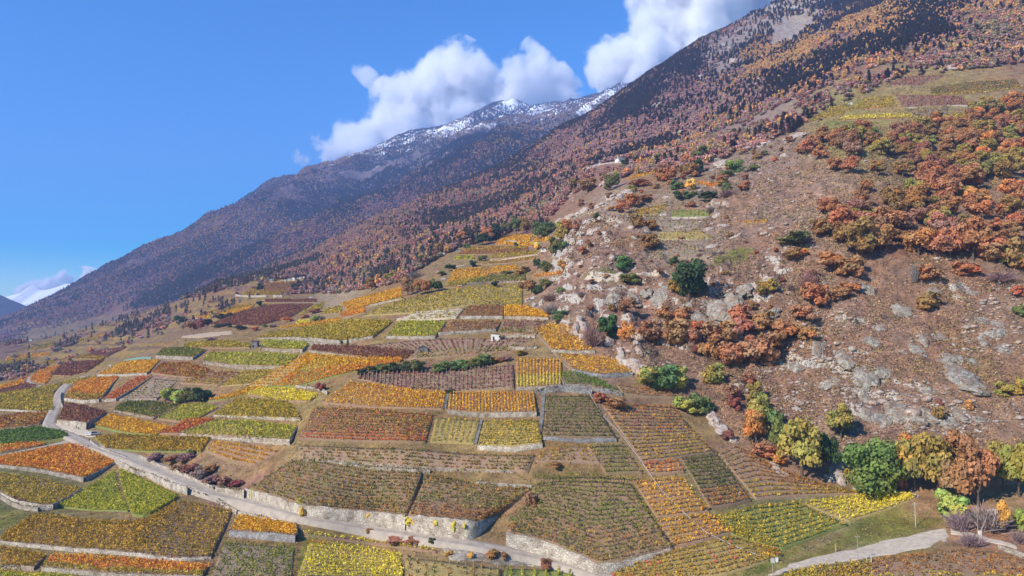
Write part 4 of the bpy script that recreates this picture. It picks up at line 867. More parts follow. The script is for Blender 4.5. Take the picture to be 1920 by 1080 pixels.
def twig_mesh(name, seed, n=420):
    rg = np.random.default_rng(seed); V, F, col = [], [], []
    for k in range(n):
        a = rg.uniform(0, 2 * math.pi); el = rg.uniform(.25, 1.4); L = rg.uniform(.3, .62); st = np.array([rg.normal(0, .12), rg.normal(0, .12), rg.uniform(0, .35)])
        d = np.array([math.cos(a) * math.cos(el), math.sin(a) * math.cos(el), math.sin(el)]); e = st + d * L; e[2] = min(e[2], .98)
        s = np.cross(d, rg.normal(size=3)); s /= np.linalg.norm(s); w = rg.uniform(.008, .016); i = len(V)
        V += [st - s * w, st + s * w, e + s * w * .4, e - s * w * .4]; F.append((i, i + 1, i + 2, i + 3)); c = rg.uniform(.75, 1.2); col += [(c, c, c)] * 4
    return np_mesh(name, np.array(V), np.array(F), np.array(col))
def conifer_mesh(name, seed, n=520):
    rg = np.random.default_rng(seed); h = rg.random(n) ** .8 * .95 + .05; tier = .5 + .5 * np.cos(h * 2 * math.pi * 9); r = (1.02 - h) * .27 * (.62 + .4 * tier) * rg.uniform(.5, 1.1, n); a = rg.uniform(0, 2 * math.pi, n)
    cen = np.stack([np.cos(a) * r, np.sin(a) * r, h], -1); out = np.stack([np.cos(a), np.sin(a), np.full(n, -.35)], -1); t = np.cross(out, np.array([0, 0, 1.0])); t /= np.linalg.norm(t, axis=1)[:, None]
    s = rg.uniform(.035, .07, n)[:, None]; o = out * s * 1.4; t = t * s
    V = np.stack([cen - t - o * .3, cen + t - o * .3, cen + t * .5 + o, cen - t * .5 + o], 1).reshape(-1, 3); c = rg.uniform(.7, 1.25, n)
    return np_mesh(name, V, np.arange(len(V)).reshape(-1, 4), np.repeat(np.stack([c, c, c], -1), 4, axis=0))
def trunk_mesh(name, seed, top=.55, r0=.035):
    rg = np.random.default_rng(seed); V, F = [], []
    def limb(p, q, ra, rb, k=6):
        p, q = np.array(p, float), np.array(q, float); d = (q - p) / np.linalg.norm(q - p); s = np.cross(d, (.3, .9, .1)); s /= np.linalg.norm(s); t = np.cross(d, s); i = len(V)
        for c, r in ((p, ra), ((p + q) / 2 + rg.normal(0, .01, 3), (ra + rb) * .52), (q, rb)):
            for j in range(k): V.append(c + (s * math.cos(2 * math.pi * j / k) + t * math.sin(2 * math.pi * j / k)) * r)
        for m in range(2):
            for j in range(k): F.append((i + m * k + j, i + m * k + (j + 1) % k, i + (m + 1) * k + (j + 1) % k, i + (m + 1) * k + j))
    limb((0, 0, -.08), (0, 0, .3), r0 * 1.25, r0 * .8)
    for j in range(4):
        a = j * 1.6 + rg.uniform(0, .8); limb((0, 0, .24 + .02 * j), (math.cos(a) * .22, math.sin(a) * .22, top + rg.uniform(-.05, .2)), r0 * .6, r0 * .18)
    return np_mesh(name, np.array(V), np.array(F))
CROWNS = [crown_mesh('crown', 20 + k, 2600, 11 + k % 5, leaf=.033) for k in range(6)]
BUSHES = [crown_mesh('foliage', 40 + k, 1500, 9 + k % 4, shrub=True, leaf=.046) for k in range(5)]
IVY = [crown_mesh('foliage', 60 + k, 5200, 18, shrub=True, leaf=.026) for k in range(2)]
TWIGS = [twig_mesh('twigs', 70 + k) for k in range(3)]
CONES = [conifer_mesh('foliage', 80 + k) for k in range(3)]
TRUNKS = [trunk_mesh('trunk', 90 + k) for k in range(4)]; STEMS = [trunk_mesh('stem', 95 + k, .4, .02) for k in range(2)]; POLE_TRUNK = trunk_mesh('trunk', 99, .3, .02)
for me in TRUNKS + STEMS + [POLE_TRUNK]: me.materials.append(BARK)
for me in CROWNS + BUSHES + IVY + TWIGS + CONES: me.materials.append(TREE_LEAF)
TCOL = {'rust': ((182,120,66),'rust brown'), 'pink': ((184,122,86),'pinkish russet'), 'rustdark': ((166,108,70),'dark russet'), 'orange': ((222,142,44),'orange'), 'gold': ((214,166,40),'golden'), 'olgold': ((164,142,44),'olive gold'), 'olrust': ((166,118,52),'bronze'),
        'olive': ((118,118,50),'olive green'), 'green': ((108,130,60),'green'), 'ivy': ((126,144,48),'bright green'), 'dkgreen': ((70,92,42),'dark green'), 'yelgr': ((164,164,50),'yellow green'), 'red': ((156,86,68),'red'), 'redor': ((188,108,58),'red orange'), 'mauve': ((150,112,104),'mauve'), 'bare': ((148,126,118),'bare grey'), 'dark': ((78,80,50),'dark'), 'yellow': ((226,196,44),'yellow')}
TREES = []
def grow(kind, pos, w, h, col, place, cat=None):
    rg = random.Random(int(abs(pos[0]) * 31 + abs(pos[1]) * 17)); c = leafc(*TCOL[col][0], .82, 1.08); j = [rg.uniform(.9, 1.1) for _ in range(3)]
    name = {'tree': 'tree', 'shrub': 'shrub', 'ivy': 'shrub', 'twig': 'bare_shrub', 'cone': 'conifer'}[kind]
    o = empty(name, pos)
    o.rotation_euler = (0, 0, rg.uniform(0, 6.28))
    leaf = {'tree': CROWNS, 'shrub': BUSHES, 'ivy': IVY, 'twig': TWIGS, 'cone': CONES}[kind]; leaf = leaf[rg.randrange(len(leaf))]
    cr = link(leaf.name.split('.')[0], leaf, None, o); k = 1.18 if kind != 'cone' else 1.0
    cr.scale = (w * k, w * k * rg.uniform(.9, 1.05), h * (1.06 if kind in ('ivy', 'cone') else 1.24)); cr.color = (*[min(1, x * y) for x, y in zip(c, j)], 1)
    tm = TRUNKS[rg.randrange(4)] if kind == 'tree' else (POLE_TRUNK if kind == 'cone' else STEMS[rg.randrange(2)])
    tk = link(tm.name.split('.')[0], tm, None, o); tk.scale = (min(w, h) * 1.0, min(w, h) * 1.0, h)
    noun = {'tree': 'tree', 'shrub': 'shrub', 'ivy': 'bush', 'twig': 'leafless shrub', 'cone': 'conifer'}[kind]
    TREES.append((o, '%s %s %s' % (TCOL[col][1] if not (kind == 'twig' and col == 'bare') else 'grey', noun, place), noun.split()[-1], pos))
    return o
def T(reg, place, rows, kind='shrub'):
    """rows: x, y of the foot, width, height in that enlarged view, colour, optional kind"""
    ox, oy, k = REG[reg]
    for r in rows:
        x, y, w, h, c = r[:5]; kd = r[5] if len(r) > 5 else kind; p = hit(ox + x / k, oy + y / k)[0]
        s = p[1] / F_PX / k; p[2] -= .3
        grow(kd, p, w * s, h * s, c, place)
T('C', 'at the foot of the rocky hill', [(745,275,105,150,'orange'),(945,412,180,225,'olgold'),(1060,408,85,175,'dkgreen'),(1118,245,115,140,'olgold'),(1160,442,50,72,'olgold','shrub'),(1440,468,160,235,'olgold'),(1545,470,150,200,'olgold'),(1650,430,130,180,'olrust'),(1640,530,130,190,'rust'),(1720,540,150,235,'rust'),(1830,470,130,190,'olgold'),(1900,495,130,215,'olgold'),(1600,598,130,125,'yelgr','shrub'),(1840,655,58,125,'gold'),(1380,470,60,80,'rustdark','shrub'),(1412,262,52,44,'orange','shrub')], 'tree')  # dark green tree beside the big olive gold one has shade in its colour
T('C', 'between the white rocks at the foot of the hill', [(1245,474,235,230,'ivy','ivy'),(1330,470,110,170,'ivy','ivy')])
T('C', 'in the gully above the ruled rows', [(745,175,100,120,'olgold'),(735,75,62,80,'olgold'),(640,70,80,70,'rustdark'),(652,115,50,62,'red'),(620,248,40,46,'red'),(800,318,110,55,'redor'),(840,265,80,130,'olive'),(845,355,60,40,'orange'),(765,100,60,50,'olgold')])
T('C', 'on the brown slope above the big trees', [(1850,60,100,70,'olgold'),(1910,45,70,75,'olgold'),(1680,112,36,42,'orange'),(1550,96,30,32,'red'),(1545,150,56,50,'olrust')])
T('C', 'beside the gravel track', [(1690,712,100,66,'bare'),(1640,642,100,92,'bare'),(1760,645,150,115,'bare'),(1900,700,70,66,'bare'),(1700,610,80,70,'bare')], 'twig')
T('C', 'right of the leafless shrubs', [(1910,645,60,85,'yelgr')])
T('C', 'low on the hill above the ruled rows', [(440,125,90,66,'yelgr'),(500,128,90,80,'green'),(130,100,100,40,'olrust'),(60,80,70,45,'redor')])
T('F', 'on the green scrub bank under the hill', [(260,772,110,100,'yelgr'),(330,775,120,100,'green'),(400,768,90,90,'yelgr')])
T('F', 'on the rock face left of the brown slope', [(450,395,165,160,'dkgreen','tree'),(385,360,60,70,'olgold'),(790,362,72,72,'olgold'),(95,550,92,105,'dkgreen'),(175,560,62,84,'orange'),(20,588,74,112,'mauve','twig'),(550,748,92,84,'olgold'),(540,645,84,90,'olrust'),(480,615,40,40,'red'),(175,432,72,60,'rustdark'),(730,424,40,42,'rust'),(720,750,60,50,'rustdark')])
T('F', 'in the rust thicket in the middle of the hill', [(340,465,75,58,'rust'),(412,478,84,66,'rust'),(400,575,130,100,'rust'),(270,555,112,84,'rustdark'),(480,505,74,54,'redor'),(470,570,66,62,'rust'),(565,565,105,84,'rust'),(622,560,84,84,'rust'),(655,490,110,84,'rust'),(690,548,115,92,'pink'),(765,515,105,84,'rust'),(600,640,90,70,'rust'),(650,675,115,98,'rust'),(770,678,150,140,'rust'),(880,575,145,105,'rust'),(955,485,105,84,'pink'),(965,560,84,72,'rust'),(800,600,90,70,'olrust'),(720,620,90,80,'rust')])
T('F', 'in the small rust group on the brown slope', [(1010,405,105,98,'rust'),(1112,375,95,58,'rust'),(1155,345,84,46,'rust'),(970,345,74,95,'mauve','twig'),(985,300,80,60,'pink')])
T('F', 'under the wood on the hill', [(1075,245,125,78,'rust'),(1155,275,115,86,'rust'),(1200,285,60,50,'rust'),(1190,212,150,160,'olrust','tree'),(1120,110,140,120,'rust','tree'),(1290,178,115,135,'rust','tree'),(1335,105,135,115,'rust','tree'),(1030,96,84,76,'olrust'),(1230,90,90,90,'pink','tree'),(1460,195,125,125,'rust','tree'),(1600,200,130,150,'rust','tree'),(1700,205,130,170,'rust','tree'),(1560,110,120,110,'pink','tree')])
T('F', 'alone on the brown slope', [(1500,292,94,72,'rust'),(1662,275,115,64,'rust'),(1780,205,105,66,'rust'),(1890,245,105,125,'olrust'),(1820,300,120,52,'bare','twig'),(1490,424,110,74,'olrust'),(1440,305,34,92,'bare','twig'),(1895,375,50,60,'redor'),(1905,450,60,50,'olive')])
T('F', 'along the track on the knoll', [(165,252,100,64,'green'),(190,318,92,54,'olive'),(280,155,84,66,'olrust'),(912,205,74,54,'olrust'),(955,184,42,34,'orange'),(900,135,125,50,'olive'),(230,60,60,60,'olrust')])
T('L', 'on and around the rocky knoll', [(100,755,112,125,'orange','tree'),(195,735,84,95,'pink'),(372,624,74,60,'olive'),(252,954,84,80,'redor'),(310,385,150,125,'olrust'),(510,365,120,150,'olive'),(620,560,130,105,'rust'),(700,525,120,125,'rust'),(762,695,112,84,'rustdark'),(862,725,120,95,'olrust'),(890,880,140,84,'mauve','twig'),(830,830,100,50,'olrust'),(60,805,120,150,'olgold'),(80,905,64,84,'green'),(640,1078,160,95,'green'),(1060,1034,84,66,'dkgreen'),(80,1064,94,66,'orange'),(830,465,125,66,'rust'),(770,335,165,66,'rust'),(200,350,120,80,'olrust')])
T('L', 'above the knoll terraces', [(950,290,130,110,'rust'),(1030,285,130,120,'redor'),(1010,210,110,80,'rust'),(1240,250,130,125,'olrust'),(1300,210,120,120,'dkgreen'),(1160,230,100,90,'olrust'),(1100,362,125,84,'green'),(1225,366,104,108,'yellow'),(1110,455,94,84,'dkgreen'),(1150,430,90,70,'rust'),(1210,444,125,66,'green'),(1390,475,150,95,'dkgreen'),(1550,425,140,76,'mauve','twig'),(1710,364,135,74,'rust'),(1040,320,60,50,'rust')])
T('L', 'behind the knoll near the hillside houses', [(820,145,94,76,'olrust'),(930,115,112,76,'olive'),(1320,85,170,110,'olive'),(870,160,50,30,'rust'),(640,150,90,60,'dkgreen'),(740,120,70,50,'dkgreen'),(1180,60,100,70,'olrust'),(460,210,40,40,'olive')])
T('L', 'on the steep green bank', [(1620,220,130,140,'ivy','ivy'),(1540,250,120,60,'ivy','ivy'),(1780,190,100,60,'ivy','ivy')])
T('K', 'in the clump on the upper terraces', [(570,705,115,130,'rust','tree'),(650,705,95,125,'olrust','tree'),(720,692,100,130,'rust','tree'),(775,675,90,105,'olive','tree'),(835,668,90,95,'dkgreen','tree')])
T('K', 'among the upper terraces', [(540,595,54,64,'olgold'),(640,556,145,64,'bare','twig'),(940,494,94,56,'dkgreen'),(860,534,94,46,'olive'),(1310,634,84,56,'dkgreen'),(1540,524,130,66,'olrust'),(1420,524,94,36,'olive'),(1132,460,60,56,'dkgreen'),(1205,412,94,54,'olive'),(1675,318,72,76,'yellow'),(1500,288,52,36,'dkgreen'),(1670,218,52,52,'gold'),(1080,305,84,44,'green')])
T('K', 'left of the pale cliff', [(1680,485,74,98,'dkgreen'),(1770,495,120,84,'olive'),(1840,350,130,150,'olive'),(1890,335,66,90,'dkgreen'),(1620,660,100,84,'olrust'),(1680,694,84,74,'dkgreen'),(1750,645,115,84,'olive'),(1880,694,66,66,'green'),(1790,745,150,64,'mauve','twig'),(1800,860,150,90,'bare','twig'),(1870,920,115,100,'green','ivy'),(1560,640,80,60,'olrust')])
T('K', 'at the edge of the autumn wood', [(1590,175,110,115,'olrust','tree'),(1500,185,94,135,'olive','tree'),(1730,205,170,140,'green','ivy'),(1340,225,130,115,'dkgreen','tree'),(1250,240,110,110,'rust','tree'),(1210,272,130,90,'dkgreen','tree'),(1040,255,130,95,'rust','tree'),(1420,160,100,90,'olive','tree'),(260,665,110,110,'olrust','tree'),(430,590,120,90,'olgold','tree'),(700,430,90,80,'olgold','tree'),(830,350,100,90,'rust','tree'),(538,325,26,40,'yelgr','cone')])  # last entry, a conifer, stands in for an unidentified yellow green spot
T('E', 'beside the olive plot', [(275,512,42,64,'dkgreen','cone')])
T('E', 'in the dark hedge above the mauve stakes', [(360,668,70,36,'dark'),(420,660,80,44,'dark'),(480,654,80,48,'olive'),(545,650,84,50,'dark'),(610,648,80,54,'dark'),(665,652,90,66,'olive')])
T('E', 'in the green hedge above the mauve stakes', [(790,654,84,54,'green'),(850,646,90,58,'green'),(915,640,90,54,'green'),(985,624,84,50,'olive'),(1050,608,84,54,'green'),(1110,600,70,36,'olrust'),(1170,590,60,30,'mauve')])
T('E', 'on the low pale wall', [(127,762,52,48,'red')])
T('E', 'below the mauve stakes', [(850,772,54,24,'dkgreen'),(1255,556,80,30,'olgold')])
T('D', 'in the bush group between the left plots', [(930,822,94,80,'yelgr'),(1000,828,94,74,'yelgr'),(1060,820,84,76,'olive'),(1125,822,100,78,'dkgreen'),(970,790,70,50,'green')])
T('A', 'on the scrub bank above the road', [(870,430,90,40,'mauve'),(960,450,90,50,'rustdark'),(1040,440,80,50,'mauve'),(1060,500,90,50,'rustdark'),(1120,530,90,60,'mauve'),(1180,500,80,50,'olrust'),(1190,560,90,50,'mauve'),(1270,570,90,50,'rustdark'),(1330,580,70,40,'red'),(1000,490,80,40,'rust'),(1080,400,60,36,'olgold')])
T('B', 'on the rubble bank under the road', [(560,880,160,36,'rustdark'),(650,895,90,36,'rustdark'),(745,905,50,40,'dark'),(1080,975,80,40,'olrust'),(1160,985,60,40,'rustdark'),(1390,1040,80,60,'rustdark'),(970,975,46,32,'gold'),(845,960,60,26,'gold'),(400,850,40,40,'olrust')])
T('B', 'beside the ramp', [(1320,705,80,90,'rustdark'),(1230,780,70,36,'olive'),(1225,880,90,50,'olive'),(1450,470,80,36,'olrust')])
T('J', 'on the far slope by the burgundy field', [(110,750,112,74,'dkgreen'),(430,775,130,64,'dark'),(992,560,92,56,'dkgreen'),(560,712,120,60,'dark'),(660,690,120,50,'dark'),(230,845,120,100,'rustdark'),(330,805,112,94,'red'),(550,804,150,44,'dark'),(650,806,112,54,'dark'),(810,824,150,44,'dark'),(940,844,112,54,'orange'),(1315,744,130,54,'orange'),(1625,750,112,80,'ivy'),(1710,724,74,62,'bare','twig'),(1630,645,130,54,'red'),(1500,700,90,40,'redor'),(1070,800,60,34,'olive'),(1120,884,84,34,'olive'),(1150,800,90,30,'mauve'),(460,945,120,40,'bare','twig'),(1000,385,64,74,'dark'),(240,800,90,60,'rustdark')])
# leafy tufts hanging over the long road wall
def tuft(reg, x, y, w, h, h_wall, col, place):
    ox, oy, k = REG[reg]; p = lift_hit(np.array([ox + x / k]), np.array([oy + y / k]), h_wall)[0]; s = p[1] / F_PX / k
    q = p.copy(); d = -q[:2] / np.hypot(*q[:2]); q[:2] += d * .7; q[2] += h_wall - h * s * .85
    o = grow('shrub', q, w * s * .8, h * s * .85, col, place)
    for ch in o.children:
        if ch.name.startswith('stem'): ch.scale = (h * s * .3, h * s * .3, h * s * .5); ch.location.z = h * s * .3
for r in ((20,692,50,78,3.8),(390,722,28,46,4.4),(625,748,62,60,5.0),(770,762,40,66,5.3),(870,772,42,70,5.4),(932,780,26,44,5.4)): tuft('B', *r, 'yellow', 'hanging over the long road wall')
for r in ((1425,598,36,50,3.4),(1500,620,26,36,3.4),(1550,632,30,42,3.5),(1620,646,42,40,3.5),(1690,655,62,80,3.6)): tuft('A', *r, 'yellow', 'hanging over the left end of the road wall')
# the wood above the brown slope: single trees, closer than their crowns are wide
WOOD_POLY = pts('Q 0,690 120,630 300,540 440,500 620,490 760,540 880,530 960,450 1230,440 1380,470 1480,440 1530,350 1600,290 1700,300 1800,260 1990,260 1990,1200 560,1090 600,970 760,930 640,830 420,800 200,770')
cand = rng.uniform(WOOD_POLY.min(0), WOOD_POLY.max(0), (2600, 2)); cand = cand[in_poly(cand[:, 0], cand[:, 1], WOOD_POLY)]
gaps = [pts('Q 600,900 900,880 1000,930 940,1010 620,960'), pts('Q 1780,640 1916,640 1916,730 1800,720'), pts('Q 620,490 760,500 880,540 860,570 700,540')]
acc = []
for p, uv in zip(hit(*cand.T), cand):
    if any(in_poly(np.array([uv[0]]), np.array([uv[1]]), g)[0] for g in gaps): continue
    if all((p[0] - q[0]) ** 2 + (p[1] - q[1]) ** 2 > (9.5 + 9.0 * (value_noise(np.array([p[0] / 26]), np.array([p[1] / 26]), 9)[0] > .58)) ** 2 for q, _ in acc): acc.append((p, uv))
    if len(acc) >= 260: break
for p, uv in acc:
    f = value_noise(np.array([p[0] / 22]), np.array([p[1] / 22]), 5)[0] * .6 + random.random() * .45; right = uv[0] > 1800
    col = 'pink' if f < .22 else 'rust' if f < .52 else 'rustdark' if f < .56 else 'olrust' if f < .78 else 'olgold' if f < .92 else 'olive'
    if right and random.random() < .45: col = random.choice(['olgold', 'orange', 'olrust'])
    s = random.uniform(9.5, 15.5); p = p.copy(); p[2] -= .4
    grow('tree', p, s, s * random.uniform(.85, 1.1), col, 'in the dense hillside wood, %s row, %s' % (['top', 'upper', 'middle', 'lower', 'bottom'][int(np.clip((uv[1] - 195) / 40, 0, 4))], ['far left', 'left', 'centre', 'right', 'far right'][int(np.clip((uv[0] - 1480) / 90, 0, 4))]))
TONGUE = pts('F 1060,0 1900,0 1900,250 1750,230 1600,215 1420,200 1340,120 1240,200 1060,120'); cand = rng.uniform(TONGUE.min(0), TONGUE.max(0), (400, 2)); cand = cand[in_poly(cand[:, 0], cand[:, 1], TONGUE)]; acc = []
for p, uv in zip(hit(*cand.T), cand):
    if all((p[0] - q[0]) ** 2 + (p[1] - q[1]) ** 2 > 9.0 ** 2 for q, _ in acc): acc.append((p, uv))
    if len(acc) >= 34: break
for p, uv in acc:
    s = random.uniform(9, 14); p = p.copy(); p[2] -= .4
    grow('tree', p, s, s * random.uniform(.75, 1.0), random.choice(['rust', 'rust', 'pink', 'olrust', 'olgold', 'rust']), 'in the lower tongue of the hillside wood, ' + ('left part' if uv[0] < 1660 else 'right part'))
SCRUB_POLY = [(985,440),(1050,380),(1110,335),(1250,300),(1400,262),(1540,235),(1560,270),(1480,290),(1420,330),(1350,370),(1400,430),(1480,470),(1500,560),(1330,640),(1200,650),(1110,600),(1060,540)]
cand = rng.uniform((985, 235), (1560, 650), (900, 2)); cand = cand[in_poly(cand[:, 0], cand[:, 1], SCRUB_POLY)]; acc = []
for p, uv in zip(hit(*cand.T), cand):
    if all((p[0] - q[0]) ** 2 + (p[1] - q[1]) ** 2 > (.022 * p[1]) ** 2 for q, _ in acc): acc.append((p, uv))
    if len(acc) >= 120: break
for p, uv in acc:
    up_ = uv[1] < 400; col = random.choice(['rust', 'rustdark', 'olrust', 'olrust', 'olive', 'mauve', 'rust', 'olgold'] if up_ else ['rustdark', 'mauve', 'olrust', 'rust', 'rustdark', 'bare']); s = random.uniform(3.5, 8.0) if up_ else random.uniform(2.0, 4.6); p = p.copy(); p[2] -= .2
    zone = 'above the knoll' if up_ and uv[0] > 1250 else 'behind the knoll' if up_ else 'low on the rock face' if uv[1] > 540 else 'on the knoll side'
    grow('twig' if col in ('bare', 'mauve') else 'shrub', p, s, s * random.uniform(.6, .85), col, 'scattered ' + zone + ', ' + ['left end', 'left half', 'right half', 'right end'][int(np.clip((uv[0] - 1000) / 130, 0, 3))])
# give look-alikes their order from the left, or one shared description
byl = {}
for t in TREES: byl.setdefault(t[1], []).append(t)
ORD = ['second', 'third', 'fourth', 'fifth', 'sixth', 'seventh', 'eighth', 'ninth', 'tenth', 'eleventh', 'twelfth', 'thirteenth', 'fourteenth', 'fifteenth', 'sixteenth', 'seventeenth']
for lab, ts in byl.items():
    grp = lab.split(' ', 1)[1]; ts.sort(key=lambda t: to_px(np.array(t[3]))[0]); n = len(ts)
    for i, (o, l, cat, p) in enumerate(ts):
        if n == 1: lb = l
        elif n <= 18: lb = l + (', leftmost of %d' % n if i == 0 else ', rightmost of %d' % n if i == n - 1 else ', %s from left' % ORD[i - 1])
        else: lb = l
        lb = lb.split(); lb = ' '.join(lb[:16])
        tag(o, lb, cat, ('trees ' if cat in ('tree', 'conifer') else 'shrubs ') + l.split(TCOL['rust'][1])[-1].strip()[:60] if False else cat + 's: ' + l)
print('trees', len(TREES))
# ------------------------------------------------------------------ rock outcrops
def ico(sub):
    bm = bmesh.new(); bmesh.ops.create_icosphere(bm, subdivisions=sub, radius=1.0); V = np.array([v.co[:] for v in bm.verts]); Fc = np.array([[v.index for v in f.verts] for f in bm.faces]); bm.free()
    return V, Fc
def rock_mesh(name, seed, sub=4, cells=46, flatb=.35):
    V, Fc = ico(sub); rg = np.random.default_rng(seed); S = rg.normal(size=(cells, 3)); S /= np.linalg.norm(S, axis=1)[:, None]; S[:, 2] *= .6
    W = V + .16 * np.stack([fbm(V[:, 0] * 2.2 + 3, V[:, 1] * 2.2 + V[:, 2], 3, seed), fbm(V[:, 1] * 2.2, V[:, 2] * 2.2 + 7 + V[:, 0], 3, seed + 1), fbm(V[:, 2] * 2.2 + 5, V[:, 0] * 2.2 + V[:, 1], 3, seed + 2)], -1)
    d = ((W[:, None] - S[None]) ** 2).sum(-1); o = np.argsort(d, 1); k = o[:, 0]; e = np.sqrt(d[np.arange(len(V)), o[:, 1]]) - np.sqrt(d[np.arange(len(V)), k])
    r = (.72 + .42 * rg.random(cells))[k] - .10 * (e < .05) + .05 * fbm(V[:, 0] * 6, V[:, 1] * 6 + V[:, 2] * 5, 3, seed)
    P = V * r[:, None] * .62; P[:, 2] = np.where(P[:, 2] < -flatb, -flatb, P[:, 2])
    return np_mesh(name, P, Fc)
ROCKS = [rock_mesh('rock_outcrop', 300 + k) for k in range(7)]
ROCKS_G = []
for me in ROCKS:
    g = me.copy(); g.materials.append(ROCK_GREY); ROCKS_G.append(g); me.materials.append(ROCK_PALE)
def normal_at(p, e=3.0):
    zx = (ground(p[0] + e, p[1]) - ground(p[0] - e, p[1])) / (2 * e); zy = (ground(p[0], p[1] + e) - ground(p[0], p[1] - e)) / (2 * e)
    return Vector((-float(zx), -float(zy), 1.0)).normalized()
OUT = []
def outcrop(reg, place, rows, grey=False, proud=.45):
    ox, oy, k = REG[reg]
    for x, y, w, h in rows:
        p = hit(ox + x / k, oy + y / k)[0]; s = p[1] / F_PX / k; nrm = normal_at(p, max(3.0, w * s * .3)); rg = random.Random(int(p[0] * 13 + p[1] * 7))
        me = (ROCKS_G if grey else ROCKS)[rg.randrange(7)]; o = link('rock_outcrop', me); o.location = p
        side = nrm.cross(Vector((0, 1, 0))).normalized() if abs(nrm.y) < .99 else Vector((1, 0, 0)); side = Vector((1, 0, 0)) - nrm * nrm.x; side.normalize(); up = nrm.cross(side)
        R = Matrix((side, up, nrm)).transposed().to_4x4() @ Matrix.Rotation(rg.uniform(-.25, .25), 4, 'Z'); foreshort = max(.45, abs(up.z) * .8 + .2 * 0)
        o.rotation_euler = R.to_euler(); o.scale = (w * s * .85, h * s / foreshort * .85, min(w, h) * s * proud * 1.2)
        OUT.append((o, ('grey' if grey else 'pale') + ' rock outcrop ' + place, p))
outcrop('F', 'at the edge of the golden shelf', [(150,640,40,70),(195,665,80,50),(225,690,50,40),(100,570,60,40)])
outcrop('C', 'beside the ruled rows at the hill foot', [(555,160,60,70),(590,200,70,50),(640,245,50,30),(830,370,50,40),(860,392,50,30),(870,235,40,50)])
outcrop('C', 'between the big trees', [(1112,330,40,80),(1105,400,60,70),(1070,415,50,30),(1370,480,60,24),(1430,492,50,20),(1190,460,50,20)])
outcrop('C', 'in the cracked band above the big trees', [(1230,140,80,60),(1290,160,90,50),(1360,130,110,70),(1430,150,80,60),(1510,150,70,60),(1590,170,80,40),(1640,140,60,50),(1720,160,80,30),(1500,40,60,30),(1220,60,50,50)], True, .3)
outcrop('F', 'low on the brown slope', [(1010,605,50,70),(1130,645,60,70),(1230,730,110,90),(1300,700,80,40),(1670,740,130,90),(1620,690,90,50),(900,682,130,40),(1060,750,100,30),(1500,780,60,40)], True, .34)
outcrop('F', 'high on the brown slope', [(1385,430,90,50),(1230,335,70,46),(1255,572,84,46),(1600,640,110,40),(1690,655,70,30),(1730,470,80,30),(1800,490,60,30),(1690,350,80,30),(1520,340,50,26),(1560,545,60,30),(1290,505,60,30),(1450,600,60,50),(1210,470,40,24)], True, .32)
outcrop('F', 'in the dark rock face', [(580,440,120,80),(500,470,90,60),(640,400,90,70),(690,340,80,60),(330,370,110,70),(210,380,50,60),(260,350,60,40),(430,430,80,50),(800,440,100,40),(120,380,70,60)], True, .4)
outcrop('F', 'along the dark cleft', [(740,330,70,50),(800,300,60,40),(850,250,50,40)], False, .4)
outcrop('F', 'with a black gap on the right', [(1790,530,110,30),(1740,570,50,40),(1830,600,60,30),(1480,560,40,50)], True, .5)
outcrop('O', 'in the cliff above the golden triangle', [(640,120,90,90),(600,230,80,130),(680,200,80,120),(560,260,50,60),(650,330,100,70),(720,390,80,40),(510,220,40,60)], False, .7)
outcrop('O', 'above the golden shelf', [(970,370,90,60),(1100,560,110,70),(1150,620,90,60),(1260,650,130,80),(1300,600,60,50),(1310,480,80,90),(1270,380,70,60)], False, .5)
outcrop('K', 'in the ledge above the gold plot', [(1600,750,70,50),(1660,800,70,70),(1720,770,60,60),(1640,730,80,30)], False, .6)
outcrop('K', 'on the crest beside the upper terraces', [(870,350,60,40),(1000,455,60,24),(870,565,70,30),(1040,450,60,20),(830,500,60,20),(870,735,50,20),(960,440,40,20)], False, .4)
outcrop('L', 'in the long pale cliff', [(650,400,160,100),(510,440,130,100),(590,430,80,90),(420,510,150,80),(270,560,120,90),(210,590,80,70),(130,620,120,80),(40,660,100,80),(330,530,80,60),(60,340,100,50),(190,330,80,40),(430,320,80,70)], False, .5)
outcrop('L', 'on the knoll', [(110,850,60,150),(160,830,60,60),(340,740,110,60),(440,760,120,50),(380,720,70,40),(550,690,70,24),(690,700,80,30),(830,740,60,40),(470,880,60,30),(230,1030,90,50),(130,1050,80,50),(700,1010,50,30),(350,1000,50,30),(520,970,60,40)], False, .45)
outcrop('L', 'among the knoll terraces', [(895,540,80,26),(980,590,90,30),(1120,700,110,36),(1110,625,110,20),(1410,530,60,110),(1450,600,80,50),(1420,870,130,36),(1390,720,110,40),(1530,490,60,40),(1500,690,120,30),(1630,780,110,30),(1420,950,140,20),(1000,440,110,50),(1220,1020,110,16)], False, .4)
outcrop('L', 'on the steep slab above the knoll', [(1500,150,150,90),(1430,190,90,50),(1640,210,90,40),(1530,330,80,40),(1700,170,60,30),(1450,90,100,50)], True, .35)
outcrop('G', 'among the vines and woods high up', [(750,640,130,70),(910,605,110,50),(1075,605,100,34),(600,725,100,60),(410,585,56,40),(770,352,100,46),(1130,272,76,50),(1270,228,70,36),(1610,298,80,34),(690,472,70,26),(775,447,70,24),(1000,320,70,30),(640,272,50,44),(1700,250,60,24),(1560,90,120,30),(1450,150,80,26),(500,340,40,50),(290,470,80,30)], False, .4)
byl = {}
for t in OUT: byl.setdefault(t[1], []).append(t)
for lab, ts in byl.items():
    ts.sort(key=lambda t: to_px(np.array(t[2]))[0]); n = len(ts)
    for i, (o, l, p) in enumerate(ts):
        lb = l
        if 1 < n <= 18: lb = l + (', leftmost of %d' % n if i == 0 else ', rightmost of %d' % n if i == n - 1 else ', %s from left' % ORD[i - 1])
        tag(o, lb, 'rock', 'rock outcrops ' + l.split('outcrop ')[1])

